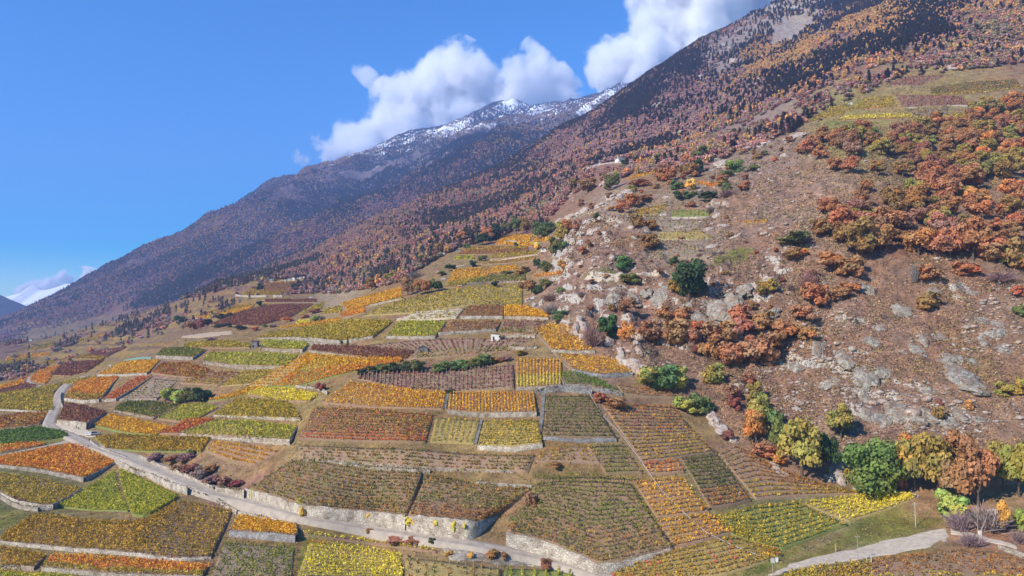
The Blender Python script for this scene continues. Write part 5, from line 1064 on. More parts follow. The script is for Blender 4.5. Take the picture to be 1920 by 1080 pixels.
# ------------------------------------------------------------------ turf, dead scrub and loose stones on the slopes
def scatter(poly, n, seed):
    rg = np.random.default_rng(seed); lo, hi = np.min(poly, 0), np.max(poly, 0); c = rg.uniform(np.maximum(lo, (-60, -60)), np.minimum(hi, (1980, 1140)), (n, 2))
    c = c[in_poly(c[:, 0], c[:, 1], poly)]; return hit(*c.T), c, rg
sp, suv, rg = scatter(np.array(HILL), 88000, 31); nzv = fbm(sp[:, 0] / 16, sp[:, 1] / 16, 3, 61); keep = rg.random(len(sp)) < np.clip(.62 + nzv * 1.1, .08, 1); sp = sp[keep]; nzv = nzv[keep]; n = len(sp)
cols = np.array([lin(172,140,106), lin(154,122,94), lin(140,112,92), lin(188,154,108), lin(118,96,78), lin(146,134,86)]); ci = np.clip(((nzv + .5) * 3 + rg.random(n) * 3.4).astype(int), 0, 5)
ii = np.repeat(np.arange(n), 3); cq = sp[ii] + rg.normal(0, .35, (len(ii), 3)) * (1, 1, .3); cq[:, 2] = sp[ii, 2] + rg.uniform(.05, .45, len(ii))
Vq = leaf_quads(cq, .26 * np.clip(sp[ii, 1] / 330, .8, 1.6) * rg.uniform(.6, 1.4, len(ii)), rg, .8); cc = np.repeat(cols[ci][ii] * rg.uniform(.7, 1.25, (len(ii), 1)), 4, axis=0)
tag(link('dry_scrub', np_mesh('dry_scrub', Vq, np.arange(len(Vq)).reshape(-1, 4), cc), VINE_LEAF), 'low dry scrub covering the rocky right-hand hill', 'scrub', kind='stuff')
UPPER = [(1030,445),(1090,350),(1200,310),(1400,262),(1560,190),(1700,130),(1960,90),(1960,255),(1560,255),(1400,290),(1330,355),(1150,398)]
sp, suv, rg = scatter(np.array(UPPER), 26000, 37); n = len(sp); nzv = fbm(sp[:, 0] / 40, sp[:, 1] / 40, 3, 67); keep = rg.random(n) < np.clip(.6 + nzv * 1.4, .1, 1); sp = sp[keep]; n = len(sp)
ii = np.repeat(np.arange(n), 2); cq = sp[ii] + rg.normal(0, .6, (len(ii), 3)) * (1, 1, .3); cq[:, 2] = sp[ii, 2] + rg.uniform(.05, .7, len(ii))
upc = np.array([lin(170,130,104), lin(156,118,98), lin(150,128,84), lin(184,150,104), lin(120,96,80), lin(130,126,74)])[rg.integers(0, 6, n)]
Vq = leaf_quads(cq, .42 * np.clip(sp[ii, 1] / 600, .8, 1.8) * rg.uniform(.6, 1.4, len(ii)), rg, .8)
tag(link('upland_scrub', np_mesh('upland_scrub', Vq, np.arange(len(Vq)).reshape(-1, 4), np.repeat(upc[ii] * rg.uniform(.7, 1.25, (len(ii), 1)), 4, axis=0)), VINE_LEAF), 'brown and straw scrub on the slopes above the knoll', 'scrub', kind='stuff')
LOWER = [(-60,1140),(-60,700),(150,690),(400,600),(620,560),(900,470),(1030,440),(1040,560),(1110,655),(1265,742),(1335,770),(1410,835),(1470,870),(1600,905),(1730,930),(1980,960),(1980,1140)]
sp, suv, rg = scatter(np.array(LOWER), 60000, 33)
for P_, w_ in ROAD_ZONES:
    d2 = np.min((sp[:, None, 0] - P_[None, ::3, 0]) ** 2 + (sp[:, None, 1] - P_[None, ::3, 1]) ** 2, 1); k_ = d2 > (w_ * .5 + 1.4) ** 2; sp, suv = sp[k_], suv[k_]
k_ = ~in_poly(suv[:, 0], suv[:, 1], pts('C 770,850 880,790 1060,745 1290,690 1480,650 1600,630 1910,712 1900,740 1500,725 1240,768 1000,800')) & ~in_poly(suv[:, 0], suv[:, 1], pts('M 280,560 480,600 700,650 990,750 950,800 700,780 480,700'))
sp, suv = sp[k_], suv[k_]; n = len(sp); nzv = fbm(sp[:, 0] / 12, sp[:, 1] / 12, 3, 63)
cols = np.array([lin(140,132,66), lin(122,124,58), lin(154,136,82), lin(150,116,86), lin(134,104,84), lin(160,140,92)]); ci = np.clip(((nzv + .5) * 3 + rg.random(n) * 3.4).astype(int), 0, 5)
ii = np.repeat(np.arange(n), 2); cq = sp[ii] + rg.normal(0, .3, (len(ii), 3)) * (1, 1, .2); cq[:, 2] = sp[ii, 2] + rg.uniform(.03, .25, len(ii))
Vq = leaf_quads(cq, .2 * np.clip(sp[ii, 1] / 330, .8, 2.0) * rg.uniform(.6, 1.4, len(ii)), rg, .8); cc = np.repeat(cols[ci][ii] * rg.uniform(.7, 1.25, (len(ii), 1)), 4, axis=0)
tag(link('rough_grass', np_mesh('rough_grass', Vq, np.arange(len(Vq)).reshape(-1, 4), cc), VINE_LEAF), 'rough tufted grass on banks between the vineyard plots', 'grass', kind='stuff')
sp, suv, rg = scatter(np.array(HILL), 30000, 35); nzv = fbm(sp[:, 0] / 20 + 30, sp[:, 1] / 20, 3, 65); rk = idw(suv[:, 0], suv[:, 1], LAND)[:, 3]; sp = sp[(nzv > .16 - rk * .22) & (rg.random(len(sp)) < rk)]; n = len(sp)
SV, SF = ico(1); SV = SV * (.75 + .4 * np.random.default_rng(2).random((len(SV), 1))); sz = rg.lognormal(-.9, .6, n); ang = rg.uniform(0, 6.28, n)
sc3 = np.stack([sz * 1.3, sz, sz * .6], -1); loc = SV[None] * sc3[:, None]; ca, sa = np.cos(ang)[:, None], np.sin(ang)[:, None]; loc = np.stack([loc[..., 0] * ca - loc[..., 1] * sa, loc[..., 0] * sa + loc[..., 1] * ca, loc[..., 2]], -1) + sp[:, None]
tag(link('loose_stones', np_mesh('loose_stones', loc.reshape(-1, 3), (np.arange(n)[:, None, None] * len(SV) + SF[None]).reshape(-1, 3)), ROCK_PALE), 'loose pale stones strewn over the rocky hill', 'stones', kind='stuff')

# ------------------------------------------------------------------ the far woods (nobody could count them): points with instanced trees
def forest_protos():
    col = bpy.data.collections.new('forest_kinds'); objs = []
    for k in range(3):
        me = crown_mesh('far_crown', 400 + k, 150, 6, leaf=.13); me.materials.append(FOREST_LEAF); o = bpy.data.objects.new('forest_a%d' % k, me); objs.append(o); col.objects.link(o)
    for k in range(2):
        me = conifer_mesh('far_conifer', 410 + k, 130); v = np.empty(len(me.vertices) * 3, np.float32); me.vertices.foreach_get('co', v); v = v.reshape(-1, 3)
        c = v.reshape(-1, 4, 3).mean(1, keepdims=True); v = (c + (v.reshape(-1, 4, 3) - c) * 1.9).reshape(-1, 3); me.vertices.foreach_set('co', v.astype(np.float32).ravel()); me.materials.append(FOREST_LEAF); o = bpy.data.objects.new('forest_b%d' % k, me); objs.append(o); col.objects.link(o)
    return col
FCOL = forest_protos()
def forest(name, label, P, sw, sh, tint, kind):
    me = bpy.data.meshes.new(name); me.vertices.add(len(P)); me.vertices.foreach_set('co', P.astype(np.float32).ravel())
    a = me.attributes.new('tint', 'FLOAT_COLOR', 'POINT'); c = np.ones((len(P), 4), np.float32); c[:, :3] = tint; a.data.foreach_set('color', c.ravel())
    a = me.attributes.new('siz', 'FLOAT_VECTOR', 'POINT'); a.data.foreach_set('vector', np.stack([sw, sw, sh], -1).astype(np.float32).ravel())
    a = me.attributes.new('kin', 'INT', 'POINT'); a.data.foreach_set('value', kind.astype(np.int32)); a = me.attributes.new('turn', 'FLOAT_VECTOR', 'POINT'); r = np.zeros((len(P), 3), np.float32); r[:, 2] = np.random.default_rng(1).uniform(0, 6.28, len(P)); a.data.foreach_set('vector', r.ravel())
    o = link(name, me); tag(o, label, 'forest', kind='stuff')
    g = bpy.data.node_groups.new(name + '_nodes', 'GeometryNodeTree'); g.interface.new_socket('Geometry', in_out='INPUT', socket_type='NodeSocketGeometry'); g.interface.new_socket('Geometry', in_out='OUTPUT', socket_type='NodeSocketGeometry')
    i, ou = g.nodes.new('NodeGroupInput'), g.nodes.new('NodeGroupOutput'); ip = g.nodes.new('GeometryNodeInstanceOnPoints'); ci = g.nodes.new('GeometryNodeCollectionInfo'); ci.inputs[0].default_value = FCOL; ci.inputs[1].default_value = True; ci.inputs[2].default_value = True
    def at(nme, ty):
        n = g.nodes.new('GeometryNodeInputNamedAttribute'); n.data_type = ty; n.inputs[0].default_value = nme; return n.outputs[0]
    m2p = g.nodes.new('GeometryNodeMeshToPoints')
    g.links.new(i.outputs[0], m2p.inputs[0]); g.links.new(m2p.outputs[0], ip.inputs['Points']); g.links.new(ci.outputs[0], ip.inputs['Instance']); ip.inputs['Pick Instance'].default_value = True
    g.links.new(at('kin', 'INT'), ip.inputs['Instance Index']); g.links.new(at('siz', 'FLOAT_VECTOR'), ip.inputs['Scale']); e2r = g.nodes.new('FunctionNodeEulerToRotation'); g.links.new(at('turn', 'FLOAT_VECTOR'), e2r.inputs[0]); g.links.new(e2r.outputs[0], ip.inputs['Rotation'])
    g.links.new(ip.outputs[0], ou.inputs[0])
    o.modifiers.new('trees', 'NODES').node_group = g
    return o
SPEC = np.array([leafc(170,112,80,.82,1.3), leafc(160,88,74,.82,1.3), leafc(162,124,118,.8,1.6), leafc(208,158,56,.95,1.15), leafc(80,94,78,.85,1.3), leafc(132,126,68,.8,1.4)])
NEAR_W = [(560,500,.8,4,1,2,0,.5,.7),(650,490,.9,5,1,1,.3,.4,1.3),(760,450,.95,5,2,1,.3,.6,1.3),(880,410,.95,4,3,1,.3,.9,.8),(960,360,.95,3,3,1.5,.3,1.2,.5),(1000,320,.95,2,2,3,.4,2,.4),(1080,280,.8,2,2,5,.1,1,.3),(1100,250,.85,1,1,4,.1,3,0),(1180,190,.95,0,0,1,.1,7,0),(1200,240,.4,1,2,7,.1,.5,.3),(1250,180,.38,.7,.7,6,.1,1.2,0),(1290,110,.5,0,0,2,.2,5,0),(1320,180,.36,.5,.5,6,.1,1.0,0),(1300,240,.42,2,2,6,.1,.4,1),(1350,120,.14,.3,0,3,.1,2,0),(1400,170,.42,1,1,5,.1,2,.5),(1160,280,.55,2,2,6,.1,.4,.5),(1450,60,.06,0,0,1,.3,3,0),(1410,40,.15,0,0,1,.3,3,0),(1430,10,.1,0,0,1,.3,3,0),(1480,45,.04,0,0,1,.3,3,0),(1500,10,.06,0,0,1,.3,3,0),(1540,40,.12,0,0,1,.5,4,0),(1390,80,.08,0,0,3,.1,2,0),(1340,70,.2,0,0,2,.1,3,0),
 (1500,85,.95,0,0,.3,9,1.2,.3),(1600,50,.95,0,0,.3,7,2.5,.3),(1450,100,.9,0,0,.5,8,1,.3),(1700,25,.95,0,0,.3,3,6,0),(1580,15,.95,0,0,0,1,9,0),(1480,150,.55,1,1,3,.3,4,.5),(1560,120,.8,1,2,2,1,4,1),(1540,160,.7,2,1,1,.5,6,1),(1620,130,.75,3,1,2,1,3,1),(1700,90,.6,3,1,2,1,3,1),(1800,60,.7,3,1,2,1,2,2),(1900,60,.7,4,1,1.5,.5,1,2),(1900,10,.85,2,0,1,2,3,1),(1750,120,.35,3,1,2,0,.5,1),(1420,230,.75,3,2,3,.5,1.5,1.5),(1330,270,.7,3,2,3,.5,.7,2),(1200,290,.5,3,2,3,.5,1,2),(1100,320,.6,4,3,3,.3,.7,1),(1050,350,.7,4,2,2,.3,1,1),(1000,390,.7,4,1,1,.3,1,3),(1500,200,.6,4,1,2,1,2,1),(1560,170,.5,4,1,2,.5,1,1),
 (0,690,.3,3,.5,4,.5,.8,1),(0,670,.05,3,.5,4,0,.5,1),(150,630,.05,3,.5,4,0,.5,1),(280,590,.15,2,.5,3,0,1,1),(100,675,.10,2,.5,3,.5,1,1),(60,710,.22,2,.5,3,.5,1,1),(160,665,.05,2,.5,3,.5,1,1),(200,640,.08,2,.5,2,0,2,1),(20,675,.1,2,.5,2,0,2,1),(90,655,.1,2,.5,2,0,2,1),(180,615,.1,2,.5,2,0,2,1),(300,610,.2,2,1,3,0,1.5,.5),(400,575,.5,3,1,2,0,2,1),(480,550,.12,2,1,2,0,2,1),(240,610,.4,1,.5,2,0,4,0),(130,645,.25,2,.5,3,0,2,1),(60,660,.06,2,.5,2,0,2,1)]
FAR_W = [(0,630,.5,2,.3,4,0,1,.5),(120,622,.1,2,.3,3,0,1,.5),(200,602,.12,2,.3,3,0,2,.5),(60,645,.12,2,.3,3,0,1,.5),(270,580,.5,2,.5,2,0,4,.5),(100,590,.9,1,.5,4,0,1,.3),(200,560,.9,2,1,4,.2,1,.2),(300,530,.95,2.5,1,3,.3,2,.2),(400,500,.95,2,1.5,2,.3,4,.2),(500,460,.95,2,1.5,2,.4,5,.2),(600,440,.9,2.5,2,2,.5,4,.2),(700,400,.55,1.5,1,3,.3,2,0),(760,370,.7,2,2,3,.3,3,0),(850,335,.85,1.5,1.5,2,.4,5,0),(300,470,.9,1,.3,3,.5,3,0),(450,410,.95,.3,0,2,.3,8,0),(560,360,.85,.3,0,2,.4,6,0),(620,312,.2,.3,0,2,1,2,0),(560,335,.5,.3,0,2,1,3,0),(700,330,.4,.2,0,2,.3,7,0),(650,380,.9,.3,.2,1,.5,8,0),(760,300,.35,0,0,1,1,5,0),(850,280,.95,0,0,.5,.3,9,0),(950,250,.9,0,0,.5,.4,9,0),(930,290,.95,.3,0,1,.3,9,0),(850,230,.06,0,0,1,1,3,0),(700,275,.08,0,0,1,1,3,0),(960,205,.25,0,0,1,1,6,0),(1050,210,.25,0,0,1.5,1,3,0),(1100,190,.25,0,0,1,1,4,0),(400,420,.9,0,0,1,.5,6,0),(250,490,.9,1,.3,3,.5,3,0),(120,560,.9,1,.3,4,0,1.5,0),(1000,235,.35,0,0,1,1,4,0)]
FIELDS = [(-120,745),(-120,650),(30,650),(70,625),(200,588),(300,572),(330,565),(420,545),(480,528),(470,560),(380,592),(330,622),(250,655),(150,695),(60,712)]
BANDS = [pts('I 540,600 700,480 1050,370 1150,380 1000,450 620,600'), pts('I 1090,510 1400,300 1900,100 1900,300 1500,390 1150,510'), pts('I -200,960 -200,760 300,760 430,790 250,880')]
def wood_points(th0, th1, r0, r1, n, gz, dens_tab, allow, seed, trees_per, clump, bare=()):
    rg = np.random.default_rng(seed); th = rg.uniform(th0, th1, n); r = np.sqrt(rg.uniform(r0 ** 2, r1 ** 2, n)); x, y = np.sin(th) * r, np.cos(th) * r; z, vis = gz(th, r); u, v, d = to_px(np.stack([x, y, z], -1))
    ok = vis & (u > -90) & (u < 2010) & (v > -60); x, y, z, u, v = x[ok], y[ok], z[ok], u[ok], v[ok]
    k = allow(u, v); x, y, z, u, v = x[k], y[k], z[k], u[k], v[k]
    s = idw(u + 10 * fbm(x / 60, y / 60, 2, 3), v + 6 * fbm(x / 60 + 9, y / 60, 2, 3), dens_tab, 3.0)
    nz = fbm(x / clump, y / clump, 4, seed); k = rg.random(len(x)) < np.clip(s[:, 0] * (1.0 + nz * 2.0), 0, 1); x, y, z, s, nz, u, v = x[k], y[k], z[k], s[k], nz[k], u[k], v[k]
    ff = in_poly(u, v, FIELDS) & ~np.any([in_poly(u, v, b) for b in BANDS], axis=0); k = ~ff | (rg.random(len(x)) < .05); x, y, z, s, u, v = x[k], y[k], z[k], s[k], u[k], v[k]
    for b in bare:
        k = ~in_poly(u, v, b); x, y, z, s, u, v = x[k], y[k], z[k], s[k], u[k], v[k]
    wts = s[:, 1:].copy(); wts[:, 4] *= np.exp(4.2 * fbm(x / clump / 1.6 + 50, y / clump / 1.6, 3, seed + 4)); wts[:, 0] *= np.exp(2.4 * fbm(x / clump + 17, y / clump + 5, 3, seed + 6)); wts[:, 5] *= np.exp(3.0 * fbm(x / clump - 23, y / clump, 3, seed + 7)); wts[:, 3] *= np.exp(2.4 * fbm(x / clump, y / clump - 41, 3, seed + 8)); wts[:, 1] *= np.exp(2.0 * fbm(x / clump, y / clump + 30, 3, seed + 5))
    c = np.cumsum(wts, 1); sp = (rg.random(len(x))[:, None] * c[:, -1:] > c).sum(1); sp = np.clip(sp, 0, 5)
    return x, y, z, sp, rg
def near_z(th, r):
    x, y = np.sin(th) * r, np.cos(th) * r; i = np.clip(((th - TH[0]) / (TH[1] - TH[0])).astype(int), 0, NT - 1); j = np.clip(((np.log(r) - LR[0]) / (LR[1] - LR[0])).astype(int), 0, NR - 1)
    return ground(x, y), GE[i, j] > GEM[i, j] - 10.0 / r
FGEM = np.maximum.accumulate(FGE, axis=1)
def far_z(th, r):
    a = np.clip((th - fth[0]) / (fth[1] - fth[0]), 0, FT - 1.001); b = np.clip((np.log(r) - flr[0]) / (flr[1] - flr[0]), 0, FR - 1.001); i, j = a.astype(int), b.astype(int); fa, fb = a - i, b - j
    z = FZ[i, j] * (1 - fa) * (1 - fb) + FZ[i + 1, j] * fa * (1 - fb) + FZ[i, j + 1] * (1 - fa) * fb + FZ[i + 1, j + 1] * fa * fb
    return z, FGE[i, j] > FGEM[i, j] - 14.0 / r
CLEAR = [pts('J 740,455 1100,300 1580,215 1560,260 1260,455'), pts('Q 90,420 330,270 640,150 950,10 1990,0 1990,260 1500,260 1480,380 600,430'), pts('L 180,215 300,150 610,95 900,70 880,120 620,150 300,200'), pts('G 800,215 830,120 960,60 1000,100 900,180')]
def put_forest(name, label, args, hs, mixf=.40, mixto=leafc(150, 116, 106, .8, 1.35), **kw):
    x, y, z, sp, rg = wood_points(*args, **kw); n = len(x); con = sp == 4; lar = sp == 3
    h = np.where(con, rg.uniform(1.2, 2.0, n), np.where(lar, rg.uniform(1.1, 1.7, n), rg.uniform(.7, 1.15, n))) * hs; w = np.where(con, h * rg.uniform(.8, 1.0, n), np.where(lar, h * .8, h * rg.uniform(1.0, 1.35, n)))
    t = (SPEC[sp] * (1 - mixf) + mixf * np.array(mixto)) * rg.uniform(.86, 1.13, (n, 1)) * (1 + rg.normal(0, .07, (n, 3))); kd = np.where(con, rg.integers(3, 5, n), rg.integers(0, 3, n))
    forest(name, label, np.stack([x, y, z - .04 * hs], -1), w, h, np.clip(t, 0, 1), kd); print(name, n)
put_forest('autumn_wood', 'mixed autumn wood of russet trees and conifers on the near slope', (-.70, .70, 560, 2350, 310000, near_z, NEAR_W, lambda u, v: in_poly(u, v, WOODS) | in_poly(u, v, [(-100,740),(-100,640),(300,570),(480,530),(420,590),(250,650),(120,700)]), 71, 1, 90.0), 5.9, bare=CLEAR)
put_forest('mountain_forest', 'dark conifer and larch forest covering the mountain behind', (-.70, .26, 1900, 6200, 640000, far_z, FAR_W, lambda u, v: np.ones(len(u), bool), 73, 1, 240.0), 7.2, .36, leafc(116, 96, 106, .9, 1.2))
# ------------------------------------------------------------------ huts, village houses, poles, car, walkers
def bm_obj(name, bm, mat, parent=None, loc=None, smooth=False):
    me = bpy.data.meshes.new(name); bm.to_mesh(me); bm.free()
    if smooth: me.polygons.foreach_set('use_smooth', np.ones(len(me.polygons), bool))
    return link(name, me, mat, parent, loc)
def add_box(bm, lo, hi):
    r = bmesh.ops.create_cube(bm, size=1.0); M = Matrix.Translation([(a + b) / 2 for a, b in zip(lo, hi)]) @ Matrix.Diagonal([b - a for a, b in zip(lo, hi)] + [1.0])
    bmesh.ops.transform(bm, matrix=M, verts=r['verts']); return r['verts']
def add_prism(bm, poly, y0, y1):
    a = [bm.verts.new((x, y0, z)) for x, z in poly]; b = [bm.verts.new((x, y1, z)) for x, z in poly]; n = len(poly)
    bm.faces.new(a[::-1]); bm.faces.new(b)
    for i in range(n): bm.faces.new((a[i], a[(i + 1) % n], b[(i + 1) % n], b[i]))
def add_cyl(bm, p, q, r0, r1, k=8):
    p, q = Vector(p), Vector(q); d = q - p; res = bmesh.ops.create_cone(bm, cap_ends=True, segments=k, radius1=r0, radius2=r1, depth=d.length)
    bmesh.ops.transform(bm, matrix=Matrix.Translation((p + q) / 2) @ d.to_track_quat('Z', 'Y').to_matrix().to_4x4(), verts=res['verts'])
def house(label, reg, x, y, w_px, h_px, depth=None, turn=0.0, wall=None, roof=None, gable=True, mono=False, wins=2, name='house', cat='house', door=True, chimney=False, group='village houses'):
    ox, oy, k = REG[reg]; p = hit(ox + x / k, oy + y / k)[0]; s = p[1] / F_PX / k; W = w_px * s; H = h_px * s; D = depth or W * .85
    o = empty(name, p - np.array([0, 0, .2])); o.rotation_euler = (0, 0, turn); hw, hd = W / 2, D / 2; eave = H * (.62 if gable else .84)
    bm = bmesh.new()
    if gable: add_prism(bm, [(-hw, -.8), (hw, -.8), (hw, eave), (0, H * .97), (-hw, eave)], -hd, hd)
    elif mono: add_prism(bm, [(-hw, -.8), (hw, -.8), (hw, eave), (-hw, eave * 1.12)], -hd, hd)
    else: add_box(bm, (-hw, -hd, -.8), (hw, hd, eave))
    bm_obj('wall', bm, wall or PLASTER, o)
    bm = bmesh.new(); ov = .35 if W > 3 else .2; th = .18
    if gable:
        sl = (H - eave) / hw
        for sg in (-1, 1): add_prism(bm, [(0, H + th), (0, H - .02), (sg * (hw + ov), eave - ov * sl - .02), (sg * (hw + ov), eave - ov * sl + th)], -hd - ov, hd + ov)
    elif mono: add_prism(bm, [(-hw - ov, eave * 1.12 + .05), (hw + ov, eave - .05), (hw + ov, eave + .2), (-hw - ov, eave * 1.12 + .3)], -hd - ov, hd + ov)
    else: add_box(bm, (-hw - ov, -hd - ov, eave + .003), (hw + ov, hd + ov, eave + H * .13))
    rf = bm_obj('roof', bm, roof or ROOF_DARK, o)
    if chimney:
        bm = bmesh.new(); add_box(bm, (hw * .3, -.3, H * .8), (hw * .3 + .6, .3, H + .9)); bm_obj('chimney', bm, STONE, rf)
    for i in range(wins):
        wx = -hw + W * (i + .5 + (.5 if door and wins == 1 else 0)) / max(wins, 1); ww = min(.55, W * .11)
        bm = bmesh.new(); add_box(bm, (wx - ww, -hd - .03, eave * .45), (wx + ww, -hd + .05, eave * .78)); wn_ = bm_obj('window', bm, DARK, o)
        bm = bmesh.new(); add_box(bm, (wx - ww - .08, -hd - .09, eave * .45 - .1), (wx + ww + .08, -hd - .032, eave * .45)); bm_obj('sill', bm, STONE, wn_)
    if door:
        bm = bmesh.new(); dx = -hw * .45 if wins != 1 else -hw * .4; add_box(bm, (dx - .4, -hd - .04, -.1), (dx + .4, -hd + .04, min(1.9, eave * .6))); bm_obj('door', bm, DARK, o)
    return tag(o, label, cat, group)
house('grey stone tower hut with a flat dark roof among green terraces', 'J', 952, 1030, 66, 84, wall=STONE_GREY, gable=False, wins=1, name='hut', cat='hut', group='vineyard huts')
house('white hut with a sloping grey roof on the mauve meadow plot', 'E', 1107, 472, 50, 40, wall=PLASTER, gable=False, mono=True, wins=1, name='hut', cat='hut', group='vineyard huts')
house('low dark slate hut below the mauve meadow plot', 'E', 702, 540, 54, 36, wall=STONE_GREY, gable=True, wins=0, name='hut', cat='hut', group='vineyard huts')
house('tiny brick hut on the track under the rust tree clump', 'K', 1016, 642, 36, 26, wall=ROOF_RED, roof=PLASTER, gable=False, wins=1, name='hut', cat='hut', door=False, group='vineyard huts')
house('little white ruin beside the yellow shrub', 'K', 1742, 325, 66, 26, wall=PLASTER, roof=STONE, gable=False, wins=2, name='hut', cat='hut', door=False, group='vineyard huts')
house('dark roofed cabin on the crest left of the upper terraces', 'K', 592, 505, 60, 26, wall=WOODP, roof=ROOF_DARK, wins=1, name='hut', cat='hut', group='vineyard huts')
house('small dark barn near the crest of the upper terraces', 'K', 1005, 325, 40, 18, wall=WOODP, roof=ROOF_DARK, wins=0, name='hut', cat='hut', group='vineyard huts')
house('small hut on the left shoulder of the golden rectangle', 'Q', 496, 245, 28, 24, wall=PLASTER, wins=0, name='hut', cat='hut', group='vineyard huts')
house('reddish barn in the wood above the knoll', 'G', 855, 525, 36, 16, wall=ROOF_RED, roof=ROOF_DARK, wins=0, name='hut', cat='hut', group='vineyard huts')
for a in (('leftmost white house of the small village', 1126, 288, 36, 38, .3, ROOF_DARK), ('low white house second from left in the small village', 1280, 278, 32, 18, .1, ROOF_DARK), ('grey roofed house third from left in the small village', 1330, 272, 40, 24, .2, ROOF_DARK), ('tall white house in the middle of the small village', 1386, 270, 40, 34, -.2, ROOF_DARK), ('grey house right of the tall white village house', 1452, 254, 42, 22, .2, ROOF_DARK), ('small white house near the right of the village', 1500, 244, 34, 16, 0, ROOF_DARK), ('rightmost low white house of the small village', 1552, 232, 44, 16, .1, PLASTER), ('long pale building up the slope right of the village', 1690, 196, 58, 20, .2, ROOF_DARK), ('pale house above the rust wood beyond the village', 1862, 146, 22, 14, 0, ROOF_DARK), ('small white pump house under the rust wood', 1572, 482, 26, 26, 0, PLASTER)):
    house(a[0], 'J', *a[1:5], turn=a[5], roof=a[6], wins=2)
for a in (('large white chalet, biggest of the hillside hamlet', 585, 112, 66, 42, .5, METALP), ('white house left of the chalet in the hillside hamlet', 402, 138, 26, 24, 0, ROOF_DARK), ('reddish house second from left in the hillside hamlet', 366, 150, 26, 24, .2, ROOF_RED), ('leftmost low white house of the hillside hamlet', 318, 168, 34, 16, .1, ROOF_DARK), ('lone white house right of the chalet', 776, 106, 26, 34, 0, ROOF_RED), ('tiny white cabin right of the hillside hamlet', 870, 82, 22, 14, 0, ROOF_DARK), ('tiny white hut left below the hamlet road', 206, 194, 14, 16, 0, ROOF_DARK)):
    house(a[0], 'L', *a[1:5], turn=a[5], roof=a[6], wins=2)
for a in (('white farm on the far left slope', 352, 474, 34, 24, 0, ROOF_DARK), ('pale farm buildings high on the far left slope', 806, 152, 40, 18, .2, ROOF_DARK), ('small white hut on the track below the green netting', 1240, 762, 26, 20, 0, PLASTER)):
    house(a[0], 'I', *a[1:5], turn=a[5], roof=a[6], wins=1)
# green netting over a row of vines
a_ = hit(*resample(pts('I 1395,705 1500,690 1600,680 1700,685'), 30).T); b_ = hit(*resample(pts('I 1430,690 1520,674 1600,662 1690,664'), 30).T); t_ = np.linspace(0, 1, 6)[None, :, None]; P_ = a_[:, None] * (1 - t_) + b_[:, None] * t_; P_[..., 2] = ground(P_[..., 0], P_[..., 1]) + 1.1 * np.sin(np.linspace(.15, math.pi - .15, 6))[None]
c_ = P_[15, 0].copy(); tag(link('crop_netting', np_mesh('crop_netting', (P_ - c_).reshape(-1, 3), grid_faces(30, 6), None, True), TURQ, None, c_), 'turquoise green netting over vines above the gold terrace', 'netting')
# poles
def pole(label, reg, x, y, h_px, wood=True, arm=False, box=False, name='utility_pole', cat='pole', r=.13):
    ox, oy, k = REG[reg]; p = hit(ox + x / k, oy + y / k)[0]; H = h_px / k * p[1] / F_PX; o = empty(name, p)
    bm = bmesh.new(); add_cyl(bm, (0, 0, -.6), (0, 0, H), r, r * .7); bm_obj('shaft', bm, WOODP if wood else METALP, o)
    if arm:
        bm = bmesh.new(); add_box(bm, (-.8, -.07, H - .6), (.8, .07, H - .45)); ar = bm_obj('crossarm', bm, WOODP, o)
        for sx in (-.65, .65): bm = bmesh.new(); add_cyl(bm, (sx, 0, H - .45), (sx, 0, H - .2), .06, .05); bm_obj('insulator', bm, METALP, ar)
    if box: bm = bmesh.new(); add_box(bm, (-.45, -.35, H - 1.5), (.45, .2, H - .3)); bm_obj('switch_box', bm, METALP, o)
    return tag(o, label, cat, 'poles along the gravel track')
pole('tall pale pole on the grass below the brilliant yellow plot', 'N', 1170, 322, 160, False, arm=True)
pole('dark slender pole at the edge of the gravel track', 'N', 772, 575, 186, True, arm=True, r=.11)
pole('grey pole among the leafless shrubs', 'N', 1602, 370, 180, True, arm=True)
pole('short pale post left of the gravel track', 'N', 616, 498, 56, False, r=.1)
pole('left of two white gate posts', 'N', 830, 570, 44, False, r=.16, name='gate_post', cat='post')
pole('right of two white gate posts', 'N', 864, 576, 54, False, r=.18, name='gate_post', cat='post')
pole('pole with a grey box at the end of the pipe', 'N', 183, 690, 148, True, box=True, r=.12)
pole('short marker post beside the concrete wall', 'N', 1486, 418, 22, False, r=.12, name='marker_post', cat='post')
def crate(label, reg, x, y, w_px, h_px, mat, name, cat):
    ox, oy, k = REG[reg]; p = hit(ox + x / k, oy + y / k)[0]; s = p[1] / F_PX / k; W, H = w_px * s, h_px * s; o = empty(name, p); bm = bmesh.new(); v = add_box(bm, (-W / 2, -W * .35, -.2), (W / 2, W * .35, H)); bmesh.ops.bevel(bm, geom=bm.edges[:], offset=min(W, H) * .08, segments=2, affect='EDGES'); bm_obj('body', bm, mat, o)
    bm = bmesh.new(); add_box(bm, (-W * .53, -W * .4, H), (W * .53, W * .4, H + .12)); bm_obj('lid', bm, mat, o); return tag(o, label, cat)
crate('white tank beside the pole with the grey box', 'N', 210, 566, 16, 24, PLASTER, 'water_tank', 'tank')
crate('small white meter cabinet under the grey pole', 'N', 1616, 384, 20, 28, PLASTER, 'meter_cabinet', 'cabinet')
for lab, x, y, w, h in (('big pale boulder on the grass by the gravel track', 1374, 424, 46, 26), ('small pinkish boulder below the white tank', 332, 600, 16, 20), ('little white stone on the grass near the tall pale pole', 1230, 218, 10, 8)):
    ox, oy, k = REG['N']; p = hit(ox + x / k, oy + y / k)[0]; s = p[1] / F_PX / k; o = link('boulder', ROCKS[3]); o.location = p; o.scale = (w * s * .8, w * s * .6, h * s * .9); tag(o, lab, 'rock')
